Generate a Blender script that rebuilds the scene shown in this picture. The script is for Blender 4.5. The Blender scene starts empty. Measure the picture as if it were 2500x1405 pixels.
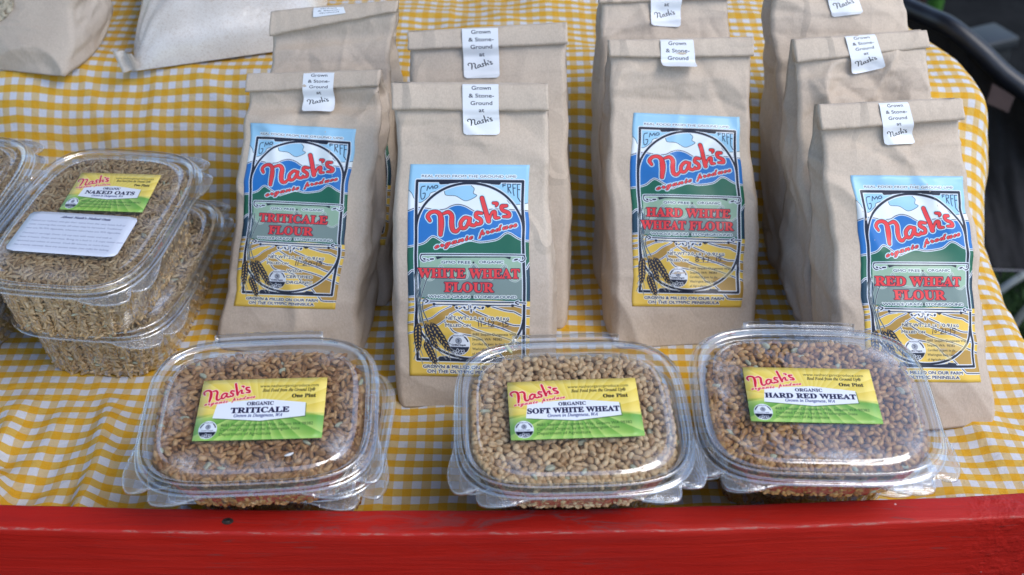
import bpy, math, random
import numpy as np
from mathutils import Vector, Matrix

SC = bpy.context.scene
C = SC.collection
R = math.radians
CM = 0.01                       # everything below is laid out in centimetres

# ------------------------------------------------------------------ camera
PITCH, CAM_H, FPX = 38.0, 61.2, 2945.0
cam_d = bpy.data.cameras.new('camera'); cam = bpy.data.objects.new('camera', cam_d); C.objects.link(cam)
cam_d.sensor_width = 36; cam_d.lens = 36 * FPX / 2500; cam_d.clip_start = 0.02; cam_d.clip_end = 200
cam.location = (0, 0, CAM_H * CM); cam.rotation_euler = (R(90 - PITCH), 0, 0)
cam_d.dof.use_dof = True; cam_d.dof.focus_distance = 0.82; cam_d.dof.aperture_fstop = 8.0
SC.camera = cam

# ------------------------------------------------------------------ sky, sun, exposure
SUN_EL, SUN_AZ = 57.0, 120.0     # azimuth from +Y towards +X
wd = bpy.data.worlds.new('World'); SC.world = wd; wd.use_nodes = True
nt = wd.node_tree; bg = nt.nodes['Background']
sky = nt.nodes.new('ShaderNodeTexSky'); sky.sky_type = 'NISHITA'; sky.sun_disc = False
sky.sun_elevation = R(SUN_EL); sky.sun_rotation = R(SUN_AZ); sky.air_density = 1.0; sky.dust_density = 1.2; sky.ozone_density = 1.6
nt.links.new(sky.outputs[0], bg.inputs[0]); bg.inputs[1].default_value = 0.15
sd = bpy.data.lights.new('sun', 'SUN'); sd.energy = 0.9; sd.angle = R(38); sd.color = (1.0, 0.975, 0.94)
sun = bpy.data.objects.new('sun', sd); C.objects.link(sun)
dv = Vector((math.sin(R(SUN_AZ)) * math.cos(R(SUN_EL)), math.cos(R(SUN_AZ)) * math.cos(R(SUN_EL)), math.sin(R(SUN_EL))))
sun.rotation_euler = (-dv).to_track_quat('-Z', 'Y').to_euler()
SC.view_settings.view_transform = 'Standard'; SC.view_settings.look = 'None'
SC.view_settings.exposure = 1.0; SC.view_settings.gamma = 1.0
SC.cycles.max_bounces = 10; SC.cycles.transparent_max_bounces = 32; SC.cycles.caustics_reflective = False; SC.cycles.caustics_refractive = False

# ------------------------------------------------------------------ helpers
rng = np.random.default_rng(7)
_th = R(PITCH)
def ray(px, py):
    x = (px - 1250) / FPX; y = -(py - 702.5) / FPX
    return np.array([x, math.cos(_th) + y * math.sin(_th), -math.sin(_th) + y * math.cos(_th)])
CAM = np.array([0, 0, CAM_H])
def on_plane(px, py, p0, n):
    d = ray(px, py); return CAM + d * (np.dot(n, np.asarray(p0, float) - CAM) / np.dot(n, d))
def on_level(px, py, z): return on_plane(px, py, (0, 0, z), (0, 0, 1))
def at_depth(px, py, y): return CAM + ray(px, py) * (y / ray(px, py)[1])
def unit(v): v = np.asarray(v, float); return v / np.linalg.norm(v)

_perm = np.random.default_rng(3).random((64, 64))
def vnoise(x, y):
    x = np.asarray(x, float); y = np.asarray(y, float)
    xi = np.floor(x).astype(int); yi = np.floor(y).astype(int); fx = x - xi; fy = y - yi
    fx = fx * fx * (3 - 2 * fx); fy = fy * fy * (3 - 2 * fy)
    g = lambda i, j: _perm[i % 64, j % 64]
    return ((g(xi, yi) * (1 - fx) + g(xi + 1, yi) * fx) * (1 - fy) + (g(xi, yi + 1) * (1 - fx) + g(xi + 1, yi + 1) * fx) * fy) * 2 - 1
def fbm(x, y, o=3):
    s = 0; a = 1
    for i in range(o): s = s + a * vnoise(x * 2 ** i + 17.3 * i, y * 2 ** i + 9.1 * i); a *= .5
    return s

def build(name, V, F, mat=None, parent=None, smooth=True, uv=None, loc=None, rot=None, mats=None, midx=None):
    me = bpy.data.meshes.new(name)
    V = np.asarray(V, np.float32) * CM
    if isinstance(F, np.ndarray):
        n, k = F.shape
        me.vertices.add(len(V)); me.vertices.foreach_set('co', V.ravel())
        me.loops.add(n * k); me.loops.foreach_set('vertex_index', F.astype(np.int32).ravel())
        me.polygons.add(n); me.polygons.foreach_set('loop_start', np.arange(0, n * k, k, dtype=np.int32)); me.polygons.foreach_set('loop_total', np.full(n, k, np.int32))
        me.update(calc_edges=True); me.validate()
    else:
        me.from_pydata([tuple(map(float, v)) for v in V], [], F); me.update()
    if uv is not None:
        l = me.uv_layers.new(name='UVMap'); idx = np.empty(len(me.loops), np.int32); me.loops.foreach_get('vertex_index', idx)
        l.data.foreach_set('uv', np.asarray(uv, np.float32)[idx].ravel())
    for m in (mats or ([mat] if mat else [])): me.materials.append(m)
    if midx is not None: me.polygons.foreach_set('material_index', np.asarray(midx, np.int32))
    if smooth: me.polygons.foreach_set('use_smooth', np.ones(len(me.polygons), bool))
    o = bpy.data.objects.new(name, me); C.objects.link(o)
    if parent is not None: o.parent = parent
    if loc is not None: o.location = Vector(loc) * CM
    if rot is not None: o.rotation_euler = rot
    return o
def grid_faces(r, c, close=False):
    """quads of an r x c vertex grid; close joins the last column to the first"""
    i = np.arange(r - 1)[:, None]; j = np.arange(c if close else c - 1)[None, :]
    a = i * c + j; b = i * c + (j + 1) % c
    return np.stack([a, b, b + c, a + c], -1).reshape(-1, 4)
def thing(name, label, cat, loc=(0, 0, 0), rot=(0, 0, 0), group=None):
    o = bpy.data.objects.new(name, None); C.objects.link(o); o.empty_display_size = 0.02
    o.location = Vector(loc) * CM; o.rotation_euler = rot; tag(o, label, cat, group); return o
def tag(o, label=None, cat=None, group=None, kind=None):
    if label: o['label'] = label
    if cat: o['category'] = cat
    if group: o['group'] = group
    if kind: o['kind'] = kind
    return o
def box(x0, x1, y0, y1, z0, z1, b=.15, seg=2):
    """bevelled box as vertices and faces"""
    import bmesh
    bm = bmesh.new(); bmesh.ops.create_cube(bm, size=1)
    for v in bm.verts: v.co = ((x0 + x1) / 2 + v.co.x * (x1 - x0), (y0 + y1) / 2 + v.co.y * (y1 - y0), (z0 + z1) / 2 + v.co.z * (z1 - z0))
    if b: bmesh.ops.bevel(bm, geom=list(bm.edges), offset=b, segments=seg, profile=.6, affect='EDGES')
    V = np.array([v.co[:] for v in bm.verts]); F = [tuple(v.index for v in f.verts) for f in bm.faces]; bm.free(); return V, F
def tube(P, r, n=10):
    P = np.asarray(P, float); T = np.gradient(P, axis=0); T /= np.linalg.norm(T, axis=1)[:, None]
    up = np.array([0, 0, 1.0]); A = np.cross(T, up); A /= np.linalg.norm(A, axis=1)[:, None] + 1e-9; B = np.cross(T, A)
    t = np.linspace(0, 2 * np.pi, n, endpoint=False); r = np.broadcast_to(r, len(P))
    V = P[:, None] + r[:, None, None] * (A[:, None] * np.cos(t)[None, :, None] + B[:, None] * np.sin(t)[None, :, None])
    return V.reshape(-1, 3), grid_faces(len(P), n, True)

# materials
class M:
    def __init__(s, name):
        s.m = bpy.data.materials.new(name); s.m.use_nodes = True; s.t = s.m.node_tree; s.b = s.t.nodes['Principled BSDF']; s.out = s.t.nodes['Material Output']
    def n(s, typ, **kw):
        x = s.t.nodes.new('ShaderNode' + typ)
        for k, v in kw.items():
            if k[0] == 'i' and k[1:].isdigit(): x.inputs[int(k[1:])].default_value = v
            else: setattr(x, k, v)
        return x
    def l(s, a, b): s.t.links.new(a, b)
    def set(s, **kw):
        for k, v in kw.items(): s.b.inputs[k.replace('_', ' ')].default_value = v
        return s
    def noise(s, scale, detail=3, rough=.5, vec=None, dist=0):
        x = s.n('TexNoise'); x.inputs['Scale'].default_value = scale; x.inputs['Detail'].default_value = detail; x.inputs['Roughness'].default_value = rough; x.inputs['Distortion'].default_value = dist
        if vec is not None: s.l(vec, x.inputs['Vector'])
        return x.outputs[0]
    def ramp(s, v, stops, interp='LINEAR'):
        x = s.n('ValToRGB'); x.color_ramp.interpolation = interp
        while len(x.color_ramp.elements) < len(stops): x.color_ramp.elements.new(.5)
        for e, (p, c) in zip(x.color_ramp.elements, stops): e.position = p; e.color = (*c, 1) if len(c) == 3 else c
        s.l(v, x.inputs[0]); return x.outputs[0]
    def math(s, op, a, b=None, c=None):
        x = s.n('Math', operation=op)
        for i, v in enumerate((a, b, c)):
            if v is None: continue
            if isinstance(v, (int, float)): x.inputs[i].default_value = v
            else: s.l(v, x.inputs[i])
        return x.outputs[0]
    def mix(s, f, a, b, blend='MIX'):
        x = s.n('Mix', data_type='RGBA', blend_type=blend)
        for i, v in ((0, f), (6, a), (7, b)):
            if isinstance(v, (int, float)): x.inputs[i].default_value = v
            elif isinstance(v, tuple): x.inputs[i].default_value = (*v, 1)
            else: s.l(v, x.inputs[i])
        return x.outputs[2]
    def bump(s, h, strength=.3, dist=.001, nrm=None):
        x = s.n('Bump'); x.inputs['Strength'].default_value = strength; x.inputs['Distance'].default_value = dist; s.l(h, x.inputs['Height'])
        if nrm is not None: s.l(nrm, x.inputs['Normal'])
        return x.outputs[0]
    def coord(s, k='Object'): return s.n('TexCoord').outputs[k]
    def vecscale(s, v, sc):
        x = s.n('Mapping'); x.inputs['Scale'].default_value = sc; s.l(v, x.inputs[0]); return x.outputs[0]

# ------------------------------------------------------------------ printed matter (drawn by code)
def to_lin(c):
    c = np.asarray(c, float) / 255.0
    return np.where(c <= 0.04045, c / 12.92, ((c + 0.055) / 1.055) ** 2.4)
def to_srgb(l):
    l = np.clip(l, 0, 1)
    return np.where(l <= 0.0031308, l * 12.92, 1.055 * l ** (1 / 2.4) - 0.055)
WHITE_SEEN = to_lin((217, 220, 234))
def ink(r, g, b):
    """ink colour on paper, from the colour it shows beside white paper in the same light (display values 0-1)"""
    return to_srgb(to_lin((r, g, b)) / WHITE_SEEN * 0.74)

_glyphs = {}
def glyph_edges(s):
    """outline edges of a line of text at unit size: an Nx4 array, and its advance width"""
    if s in _glyphs:
        return _glyphs[s]
    cu = bpy.data.curves.new('lettering', 'FONT'); cu.body = s; cu.resolution_u = 3
    o = bpy.data.objects.new('lettering', cu); C.objects.link(o)
    dg = bpy.context.evaluated_depsgraph_get(); dg.update()
    ev = o.evaluated_get(dg); me = ev.to_mesh()
    n = len(me.vertices); co = np.empty(n * 3); me.vertices.foreach_get('co', co); co = co.reshape(-1, 3)[:, :2]
    fac = [tuple(p.vertices) for p in me.polygons]
    cnt = {}
    for f in fac:
        for i in range(len(f)):
            a, b = f[i], f[(i + 1) % len(f)]
            k = (min(a, b), max(a, b)); cnt[k] = cnt.get(k, 0) + 1
    ed = np.array([k for k, c in cnt.items() if c % 2], int).reshape(-1, 2)
    E = np.concatenate([co[ed[:, 0]], co[ed[:, 1]]], 1) if len(ed) else np.zeros((0, 4))
    ev.to_mesh_clear(); bpy.data.objects.remove(o); bpy.data.curves.remove(cu)
    _glyphs[s] = E
    return E
def serif(s, style='bold'):
    out = ''
    for ch in s:
        if style == 'bold':
            if 'A' <= ch <= 'Z': ch = chr(0x1D400 + ord(ch) - 65)
            elif 'a' <= ch <= 'z': ch = chr(0x1D41A + ord(ch) - 97)
            elif '0' <= ch <= '9': ch = chr(0x1D7CE + ord(ch) - 48)
        elif style == 'italic':
            if 'A' <= ch <= 'Z': ch = chr(0x1D434 + ord(ch) - 65)
            elif ch == 'h': ch = '\u210E'
            elif 'a' <= ch <= 'z': ch = chr(0x1D44E + ord(ch) - 97)
        elif style == 'bolditalic':
            if 'A' <= ch <= 'Z': ch = chr(0x1D468 + ord(ch) - 65)
            elif 'a' <= ch <= 'z': ch = chr(0x1D482 + ord(ch) - 97)
        elif style == 'script':
            if 'A' <= ch <= 'Z': ch = chr(0x1D4D0 + ord(ch) - 65)
            elif 'a' <= ch <= 'z': ch = chr(0x1D4EA + ord(ch) - 97)
        out += ch
    return out

def smooth(pts, closed=False, n=6):
    P = np.array(pts, float)
    if len(P) < 3: return P
    if closed: Q = np.vstack([P[-1], P, P[0], P[1]])
    else: Q = np.vstack([2 * P[0] - P[1], P, 2 * P[-1] - P[-2]])
    out = []
    for i in range(1, len(Q) - 2):
        t = np.linspace(0, 1, n, endpoint=False)[:, None]
        a, b, c, d = Q[i - 1], Q[i], Q[i + 1], Q[i + 2]
        out.append(0.5 * ((2 * b) + (c - a) * t + (2 * a - 5 * b + 4 * c - d) * t ** 2 + (3 * b - a - 3 * c + d) * t ** 3))
    if not closed: out.append(P[-1:])
    return np.vstack(out)

class Sheet:
    """a small raster for flat print; x runs 0..1 across, y 0..aspect downwards"""
    def __init__(s, px, aspect, bg):
        s.w, s.h, s.k = px * 2, int(round(px * 2 * aspect)), px * 2
        s.a = np.empty((s.h, s.w, 3), np.float32); s.a[:] = bg
    def paint(s, m, col, alpha=1.0):
        y0, x0, M = m
        if M is None: return
        h, w = M.shape; v = s.a[y0:y0 + h, x0:x0 + w]
        M = (M.astype(np.float32) * alpha)[..., None]
        v[:] = v * (1 - M) + np.asarray(col, np.float32) * M
    def edges(s, E):
        """even-odd fill of edges given in sheet units"""
        E = E * s.k
        x0 = int(max(0, np.floor(min(E[:, 0].min(), E[:, 2].min())))); x1 = int(min(s.w, np.ceil(max(E[:, 0].max(), E[:, 2].max())) + 1))
        y0 = int(max(0, np.floor(min(E[:, 1].min(), E[:, 3].min())))); y1 = int(min(s.h, np.ceil(max(E[:, 1].max(), E[:, 3].max())) + 1))
        if x1 <= x0 or y1 <= y0: return (0, 0, None)
        cnt = np.zeros((y1 - y0, x1 - x0 + 1), np.int32)
        ya = np.where(E[:, 1] < E[:, 3], E[:, 1], E[:, 3]); yb = np.where(E[:, 1] < E[:, 3], E[:, 3], E[:, 1])
        r0 = np.ceil(ya - 0.5).astype(int); r1 = np.ceil(yb - 0.5).astype(int)
        r0 = np.clip(r0, y0, y1); r1 = np.clip(r1, y0, y1)
        L = r1 - r0; k = L > 0
        if not k.any(): return (0, 0, None)
        idx = np.repeat(np.nonzero(k)[0], L[k])
        off = np.arange(len(idx)) - np.repeat(np.cumsum(L[k]) - L[k], L[k])
        rows = r0[idx] + off
        e = E[idx]; t = (rows + 0.5 - e[:, 1]) / (e[:, 3] - e[:, 1]); xs = e[:, 0] + t * (e[:, 2] - e[:, 0])
        cols = np.clip(np.ceil(xs - 0.5).astype(int) - x0, 0, x1 - x0)
        np.add.at(cnt, (rows - y0, cols), 1)
        return (y0, x0, (np.cumsum(cnt, 1)[:, :-1] % 2).astype(np.float32))
    def poly(s, pts, col, alpha=1.0):
        P = np.array(pts, float); Q = np.roll(P, -1, 0)
        m = s.edges(np.concatenate([P, Q], 1)); s.paint(m, col, alpha); return m
    def grow(s, m, r):
        y0, x0, M = m
        if M is None: return m
        r = r * s.k; n = int(np.ceil(r)); h, w = M.shape
        o = np.zeros((h + 2 * n, w + 2 * n), np.float32)
        for dy in range(-n, n + 1):
            for dx in range(-n, n + 1):
                if dx * dx + dy * dy <= r * r and (dx * dx + dy * dy > (r - 2) ** 2 or (dx == 0 and dy == 0)):
                    v = o[n + dy:n + dy + h, n + dx:n + dx + w]; np.maximum(v, M, out=v)
        Y0, X0 = y0 - n, x0 - n
        cy, cx = max(0, -Y0), max(0, -X0)
        o = o[cy:, cx:]; Y0 += cy; X0 += cx
        o = o[:max(0, s.h - Y0), :max(0, s.w - X0)]
        return (Y0, X0, o if o.size else None)
    def stroke(s, pts, w, col, closed=False, sm=True, halo=0, hcol=None):
        """w: one width or one per control point, sheet units"""
        P = np.array(pts, float)
        W = np.full(len(P), w, float) if np.isscalar(w) else np.array(w, float)
        Q = np.column_stack([P, W])
        Q = smooth(Q, closed) if sm else (np.vstack([Q, Q[:1]]) if closed else Q)
        if halo: s._run(Q, halo, hcol)
        s._run(Q, 0, col)
    def _run(s, Q, extra, col):
        Q = Q * s.k; ex = extra * s.k
        x0 = int(max(0, Q[:, 0].min() - Q[:, 2].max() - ex - 2)); x1 = int(min(s.w, Q[:, 0].max() + Q[:, 2].max() + ex + 3))
        y0 = int(max(0, Q[:, 1].min() - Q[:, 2].max() - ex - 2)); y1 = int(min(s.h, Q[:, 1].max() + Q[:, 2].max() + ex + 3))
        if x1 <= x0 or y1 <= y0: return
        M = np.zeros((y1 - y0, x1 - x0), np.float32)
        for i in range(len(Q) - 1):
            a, b = Q[i], Q[i + 1]; R = max(a[2], b[2]) / 2 + ex + 1.5
            u0 = int(max(x0, min(a[0], b[0]) - R)); u1 = int(min(x1, max(a[0], b[0]) + R + 1))
            v0 = int(max(y0, min(a[1], b[1]) - R)); v1 = int(min(y1, max(a[1], b[1]) + R + 1))
            if u1 <= u0 or v1 <= v0: continue
            X = np.arange(u0, u1)[None, :] + 0.5 - a[0]; Y = np.arange(v0, v1)[:, None] + 0.5 - a[1]
            dx, dy = b[0] - a[0], b[1] - a[1]; l2 = dx * dx + dy * dy + 1e-9
            t = np.clip((X * dx + Y * dy) / l2, 0, 1)
            d = np.hypot(X - t * dx, Y - t * dy) - ((a[2] + (b[2] - a[2]) * t) / 2 + ex)
            v = M[v0 - y0:v1 - y0, u0 - x0:u1 - x0]; np.maximum(v, np.clip(0.5 - d, 0, 1), out=v)
        s.paint((y0, x0, M), col)
    def text(s, body, x, y, w, h, col, rot=0, shear=0, halo=0, hcol=None, edge=0, ecol=None, bold=0, align='c', alpha=1.0):
        """lettering fitted into a w wide, h high (cap height) line whose left/centre is at x and baseline at y"""
        E = glyph_edges(body)
        if not len(E): return
        xm, xM = min(E[:, 0].min(), E[:, 2].min()), max(E[:, 0].max(), E[:, 2].max())
        kx = w / (xM - xm); ky = h / 0.70
        e = E.copy(); e[:, [0, 2]] = (e[:, [0, 2]] - xm) * kx; e[:, [1, 3]] *= ky
        e[:, 0] += e[:, 1] * shear; e[:, 2] += e[:, 3] * shear
        if align == 'c': e[:, [0, 2]] -= w / 2
        c, q = np.cos(np.radians(rot)), np.sin(np.radians(rot))
        f = np.empty_like(e)
        for i in (0, 2):
            f[:, i] = x + e[:, i] * c - e[:, i + 1] * q; f[:, i + 1] = y - (e[:, i] * q + e[:, i + 1] * c)
        m = s.edges(f)
        if m[2] is None: return
        if bold: m = s.grow(m, bold)
        if halo: s.paint(s.grow(m, halo + edge), hcol)
        if edge: s.paint(s.grow(m, edge), ecol)
        s.paint(m, col, alpha)
    def disc(s, x, y, r, col, ry=None):
        t = np.linspace(0, 2 * np.pi, 48, endpoint=False); s.poly(np.column_stack([x + r * np.cos(t), y + (ry or r) * np.sin(t)]), col)
    def image(s, name):
        h, w = s.h // 2, s.w // 2
        a = s.a[:h * 2, :w * 2].reshape(h, 2, w, 2, 3).mean((1, 3))
        im = bpy.data.images.new(name, w, h); px = np.ones((h, w, 4), np.float32); px[..., :3] = a[::-1]
        im.pixels.foreach_set(px.ravel()); im.update(); im.pack()
        return im

NAVY = ink(28, 33, 52); PAPER = ink(214, 222, 242); RED = ink(222, 62, 68); REDL = ink(200, 30, 62)

def script_name(S, T, col, k=1.0, edge=0, ecol=None, halo=0, hcol=None):
    """the grower's name in its brush script; T maps tracing units to the sheet, k the stroke width"""
    st = [([(437, 655), (415, 612), (445, 572), (500, 565), (541, 600), (551, 690), (541, 800)], [30, 36, 34, 36, 46, 54, 38]),
          ([(575, 585), (625, 572), (658, 610), (657, 690), (668, 755), (705, 768), (742, 728)], [26, 36, 42, 46, 42, 34, 20]),
          ([(838, 640), (790, 632), (748, 680), (756, 735), (800, 728), (838, 650)], [30, 34, 36, 36, 30, 34]),
          ([(842, 640), (838, 695), (885, 712), (905, 680)], [32, 36, 30, 16]),
          ([(962, 590), (912, 586), (902, 622), (948, 652), (950, 690), (898, 706)], [28, 36, 36, 36, 34, 24]),
          ([(968, 438), (990, 520), (1030, 670)], [42, 44, 46]),
          ([(1036, 655), (1066, 590), (1098, 580), (1100, 635), (1140, 640)], [22, 26, 34, 36, 22]),
          ([(1085, 490), (1122, 497), (1112, 524)], [26, 34, 14]),
          ([(1222, 520), (1172, 526), (1180, 565), (1238, 592), (1240, 625), (1182, 630)], [30, 38, 36, 38, 36, 24])]
    st = [([T(*p) for p in P], [w * k for w in W]) for P, W in st]
    for ex, c in ((halo + edge, hcol), (edge, ecol), (0, col)):
        if c is None: continue
        for P, W in st:
            S._run(smooth(np.column_stack([P, W])), ex, c)

def seal(S, x, y, r):
    S.disc(x, y, r, PAPER)
    t = np.linspace(0.05 * np.pi, 0.95 * np.pi, 24)
    S.poly(np.column_stack([x + r * .93 * np.cos(t), y + .12 * r + r * .80 * np.sin(t)]), NAVY)
    for sgn in (-1, 1):
        u = np.linspace(np.radians(18), np.radians(52), 8)
        S.stroke(np.column_stack([x + sgn * r * .84 * np.cos(u), y - r * .84 * np.sin(u)]), r * .11, NAVY, sm=False)
    S.text('PRODUCER', x, y - r * .72, r * .95, r * .13, NAVY)
    for rr, c in ((.27, NAVY), (.23, PAPER), (.18, NAVY), (.15, ink(150, 160, 185))): S.disc(x, y - r * .32, r * rr, c)
    S.stroke([(x - .05 * r, y - .42 * r), (x + .05 * r, y - .33 * r), (x - .02 * r, y - .24 * r)], r * .06, NAVY)
    S.text('Certified Organic', x, y + r * .12, r * 1.25, r * .13, NAVY, bold=r * .01)
    S.text('Washington State Dept. of Agriculture', x, y + r * .26, r * 1.8, r * .09, ink(70, 75, 110))
    for dx, dy, a, l in ((-.1, .55, 95, .34), (-.35, .68, 140, .36), (-.5, .8, 160, .34), (.12, .66, 60, .38), (.35, .62, 35, .34), (.45, .78, 10, .3), (-.2, .85, 120, .3)):
        ca, sa = np.cos(np.radians(a)), -np.sin(np.radians(a)); cx, cy = x + dx * r, y + dy * r
        L = l * r
        S.stroke([(cx - ca * L * .5, cy - sa * L * .5), (cx - sa * L * .3, cy + ca * L * .3), (cx + ca * L * .5, cy + sa * L * .5), (cx + sa * L * .3, cy - ca * L * .3)], r * .05, PAPER, closed=True)

def A1(x, y):
    xs, ys = 1500 + x / 4.683 - 1547, 260 + y / 4.683 - 275
    return ((xs + ys * .0127) / 263, (ys - xs * .038 * (1 - ys / 474)) / 263)
def A2(x, y):
    return A1((x / 6.944) * 4.683, (300 + y / 6.944) * 4.683)

def ear(S, x, y, ang, n, L, wid):
    """a bearded ear of grain drawn in ink with gold kernels"""
    ca, sa = np.cos(ang), np.sin(ang)
    for i in range(7):
        t = i / 6 * .8 + .2; sp = (i % 2 - .5) * .7
        x0, y0 = x + ca * L * t, y + sa * L * t
        S.stroke([(x0, y0), (x0 + np.cos(ang + sp) * .11, y0 + np.sin(ang + sp) * .11)], .0035, ink(70, 75, 90), halo=.002, hcol=ink(200, 205, 200))
    prof = [(0, 0), (.12, .8), (.35, 1), (.7, .85), (.92, .5), (1, .0)]
    P = [(x + ca * L * t - sa * wid * w, y + sa * L * t + ca * wid * w) for t, w in prof] + [(x + ca * L * t + sa * wid * w, y + sa * L * t - ca * wid * w) for t, w in prof[::-1]]
    S.poly(smooth(P, True), NAVY)
    for i in range(n):
        t = (i + .5) / n; w = np.interp(t, [p[0] for p in prof], [p[1] for p in prof]) * wid
        for sg in (-1, 1):
            tt = t + (.03 if sg > 0 else 0)
            cx, cy = x + ca * L * tt - sa * sg * w * .5, y + sa * L * tt + ca * sg * w * .5
            a2 = ang + sg * .45; l = L / n * .62
            S.stroke([(cx - np.cos(a2) * l * .7, cy - np.sin(a2) * l * .7), (cx, cy), (cx + np.cos(a2) * l * .6, cy + np.sin(a2) * l * .6)], [w * .10, w * .32, w * .08], ink(200, 166, 92))

def flour_base():
    S = Sheet(540, 1.78, ink(150, 198, 238))
    W, B = PAPER, NAVY
    P = lambda pts: [A1(*p) for p in pts]
    Q = lambda pts: [A2(*p) for p in pts]
    line = lambda pts, w=.0055, h=.007: S.stroke(pts, w, B, halo=h, hcol=W)
    cl = [(205, 325), (250, 370), (282, 432), (340, 468), (425, 410), (450, 370), (570, 350), (600, 398), (700, 410), (790, 460), (860, 445), (915, 410), (880, 385), (890, 340), (860, 305), (880, 275), (960, 285), (1000, 320), (1090, 340), (1150, 385), (1210, 440), (1260, 500), (1330, 510), (1440, 500), (1500, 478)]
    S.poly(smooth(P(cl + [(1500, 700), (205, 700)])), ink(222, 232, 246)); S.stroke(P(cl), .0035, B)
    mt = [(205, 552), (300, 520), (390, 525), (500, 545), (590, 540), (650, 510), (720, 495), (800, 515), (900, 570), (1000, 560), (1100, 550), (1250, 560), (1400, 572), (1500, 585)]
    S.poly(list(smooth(P(mt))) + P([(1500, 1000), (205, 1000)]), ink(38, 110, 190)); line(P(mt))
    gr = [(205, 920), (300, 905), (380, 880), (440, 828), (480, 820), (560, 870), (640, 920), (700, 905), (830, 865), (940, 882), (1060, 870), (1130, 850), (1200, 797), (1250, 800), (1330, 850), (1400, 875), (1500, 885)]
    S.poly(list(smooth(P(gr))) + P([(1500, 1500), (205, 1500)]), ink(32, 98, 80)); line(P(gr))
    dl = [(205, 1205), (250, 1165), (285, 1170), (330, 1180)]
    S.poly(P(dl) + P([(330, 1500), (205, 1500)]), ink(38, 66, 88)); line(P(dl))
    dr = [(1510, 1015), (1470, 1040), (1475, 1070), (1440, 1105), (1405, 1160)]
    S.poly(P(dr) + P([(1405, 1500), (1510, 1500)]), ink(38, 66, 88)); line(P(dr))
    # band behind the title
    S.poly(P([(330, 1010), (1395, 1025), (1395, 1470), (330, 1440)]), ink(120, 140, 142))
    zz = [(330, 1195), (400, 1262), (460, 1255), (500, 1190), (540, 1112), (590, 1190), (640, 1245), (790, 1250), (820, 1170), (852, 1110), (880, 1105), (950, 1190), (1040, 1262), (1110, 1200), (1160, 1135), (1200, 1125), (1222, 1250), (1290, 1285), (1340, 1255), (1395, 1250)]
    S.poly(P([(330, 1010), (1395, 1025)]) + P(zz[::-1]), ink(146, 176, 160)); S.stroke(P(zz), .0035, ink(80, 95, 105), halo=.006, hcol=ink(190, 205, 205))
    # fields
    gold, brown = ink(220, 186, 84), ink(172, 138, 68)
    top = Q([(200, 75), (420, 60), (600, 85), (900, 110), (1240, 105), (1500, 100), (1850, 120), (2200, 130)])
    S.poly(list(smooth(top)) + Q([(2220, 1330), (180, 1330)]), gold)
    r = [[(1850, 170), (2030, 215), (2210, 228)], [(1550, 200), (1750, 260), (1880, 280), (1960, 320), (2040, 348), (2210, 352)],
         [(1310, 270), (1520, 360), (1700, 420), (1860, 480), (2000, 492), (2210, 528)], [(1040, 260), (1230, 370), (1400, 430), (1700, 530), (1900, 610), (2210, 695)],
         [(930, 310), (1040, 410), (1200, 500), (1400, 580), (1700, 660), (1920, 740), (2200, 850)], [(840, 420), (920, 510), (1000, 590), (1180, 630), (1280, 650), (1400, 710), (1510, 830), (1640, 900), (1740, 1000), (1830, 1090), (1890, 1130), (2200, 1135)]]
    l = [[(200, 62), (420, 40)], [(200, 135), (420, 120), (600, 92)], [(200, 235), (420, 190), (560, 150), (700, 130)], [(200, 300), (300, 300), (500, 270), (660, 200), (800, 178)],
         [(200, 470), (400, 430), (500, 410), (650, 370), (780, 270), (940, 190)], [(480, 520), (710, 490), (840, 410), (940, 310), (1100, 228)], [(200, 640), (380, 590)]]
    for a, b in ((0, 1), (2, 3), (4, 5)): S.poly(list(smooth(Q(r[a]))) + list(smooth(Q(r[b])))[::-1], brown)
    for a, b in ((0, 1), (2, 3)): S.poly(list(smooth(Q(l[a]))) + list(smooth(Q(l[b])))[::-1], brown)
    S.poly(list(smooth(Q(l[4]))) + list(smooth(Q(l[5])))[::-1], brown)
    S.poly(Q([(1890, 1130), (2200, 1135), (2200, 850), (1920, 740), (1900, 900), (1990, 1000)]), brown)
    for q in r: S.stroke(Q(q), .0075, B, halo=.007, hcol=W)
    for q in l: S.stroke(Q(q), .005, ink(40, 60, 110), halo=.006, hcol=W)
    # frame: rectangle with an arched inner border
    x0, x1, yt, yb = .068, .952, .138, 1.640
    th = .022
    rect = [(x0, yt), (x1, yt), (x1, yb), (x0, yb)]
    cx = (x0 + x1) / 2; rx = (x1 - x0) / 2 - .002; ry = .385; ryb = .36
    t = np.linspace(np.pi, 2 * np.pi, 40)
    arch = [(cx + rx * np.cos(a), yt + .018 + ry + ry * np.sin(a)) for a in t] + [(cx + rx * np.cos(a - np.pi), yb - .018 - ryb + ryb * np.sin(a - np.pi)) for a in t]
    for ex, c in ((.008, W), (0, B)):
        S._run(np.column_stack([rect + rect[:1], [th] * 5]), ex, c)
        S._run(np.column_stack([arch + arch[:1], [th * .85] * (len(arch) + 1)]), ex, c)
        for sx in (-1, 1):       # where the arch runs into the bars the border swells
            S._run(np.array([(cx + sx * .18, yt + .016, th * .9), (cx + sx * .24, yt + .012, th * 1.6), (cx + sx * .10, yt + .004, th)]), ex * .5, c)
            S._run(np.array([(cx + sx * .20, yb - .02, th * 1.2), (cx + sx * .25, yb - .012, th * 1.6), (cx + sx * .08, yb, th)]), ex * .5, c)
            S._run(np.array([(cx + sx * (rx - .002), yt + .34, th * 1.1), (cx + sx * (rx + .003), yt + .24, th)]), ex * .5, c)
            S._run(np.array([(cx + sx * (rx - .002), yb - .34, th * 1.1), (cx + sx * (rx + .003), yb - .22, th)]), ex * .5, c)
    thin = lambda pts, w=.0075: S.stroke(pts, w, ink(40, 62, 92))
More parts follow.
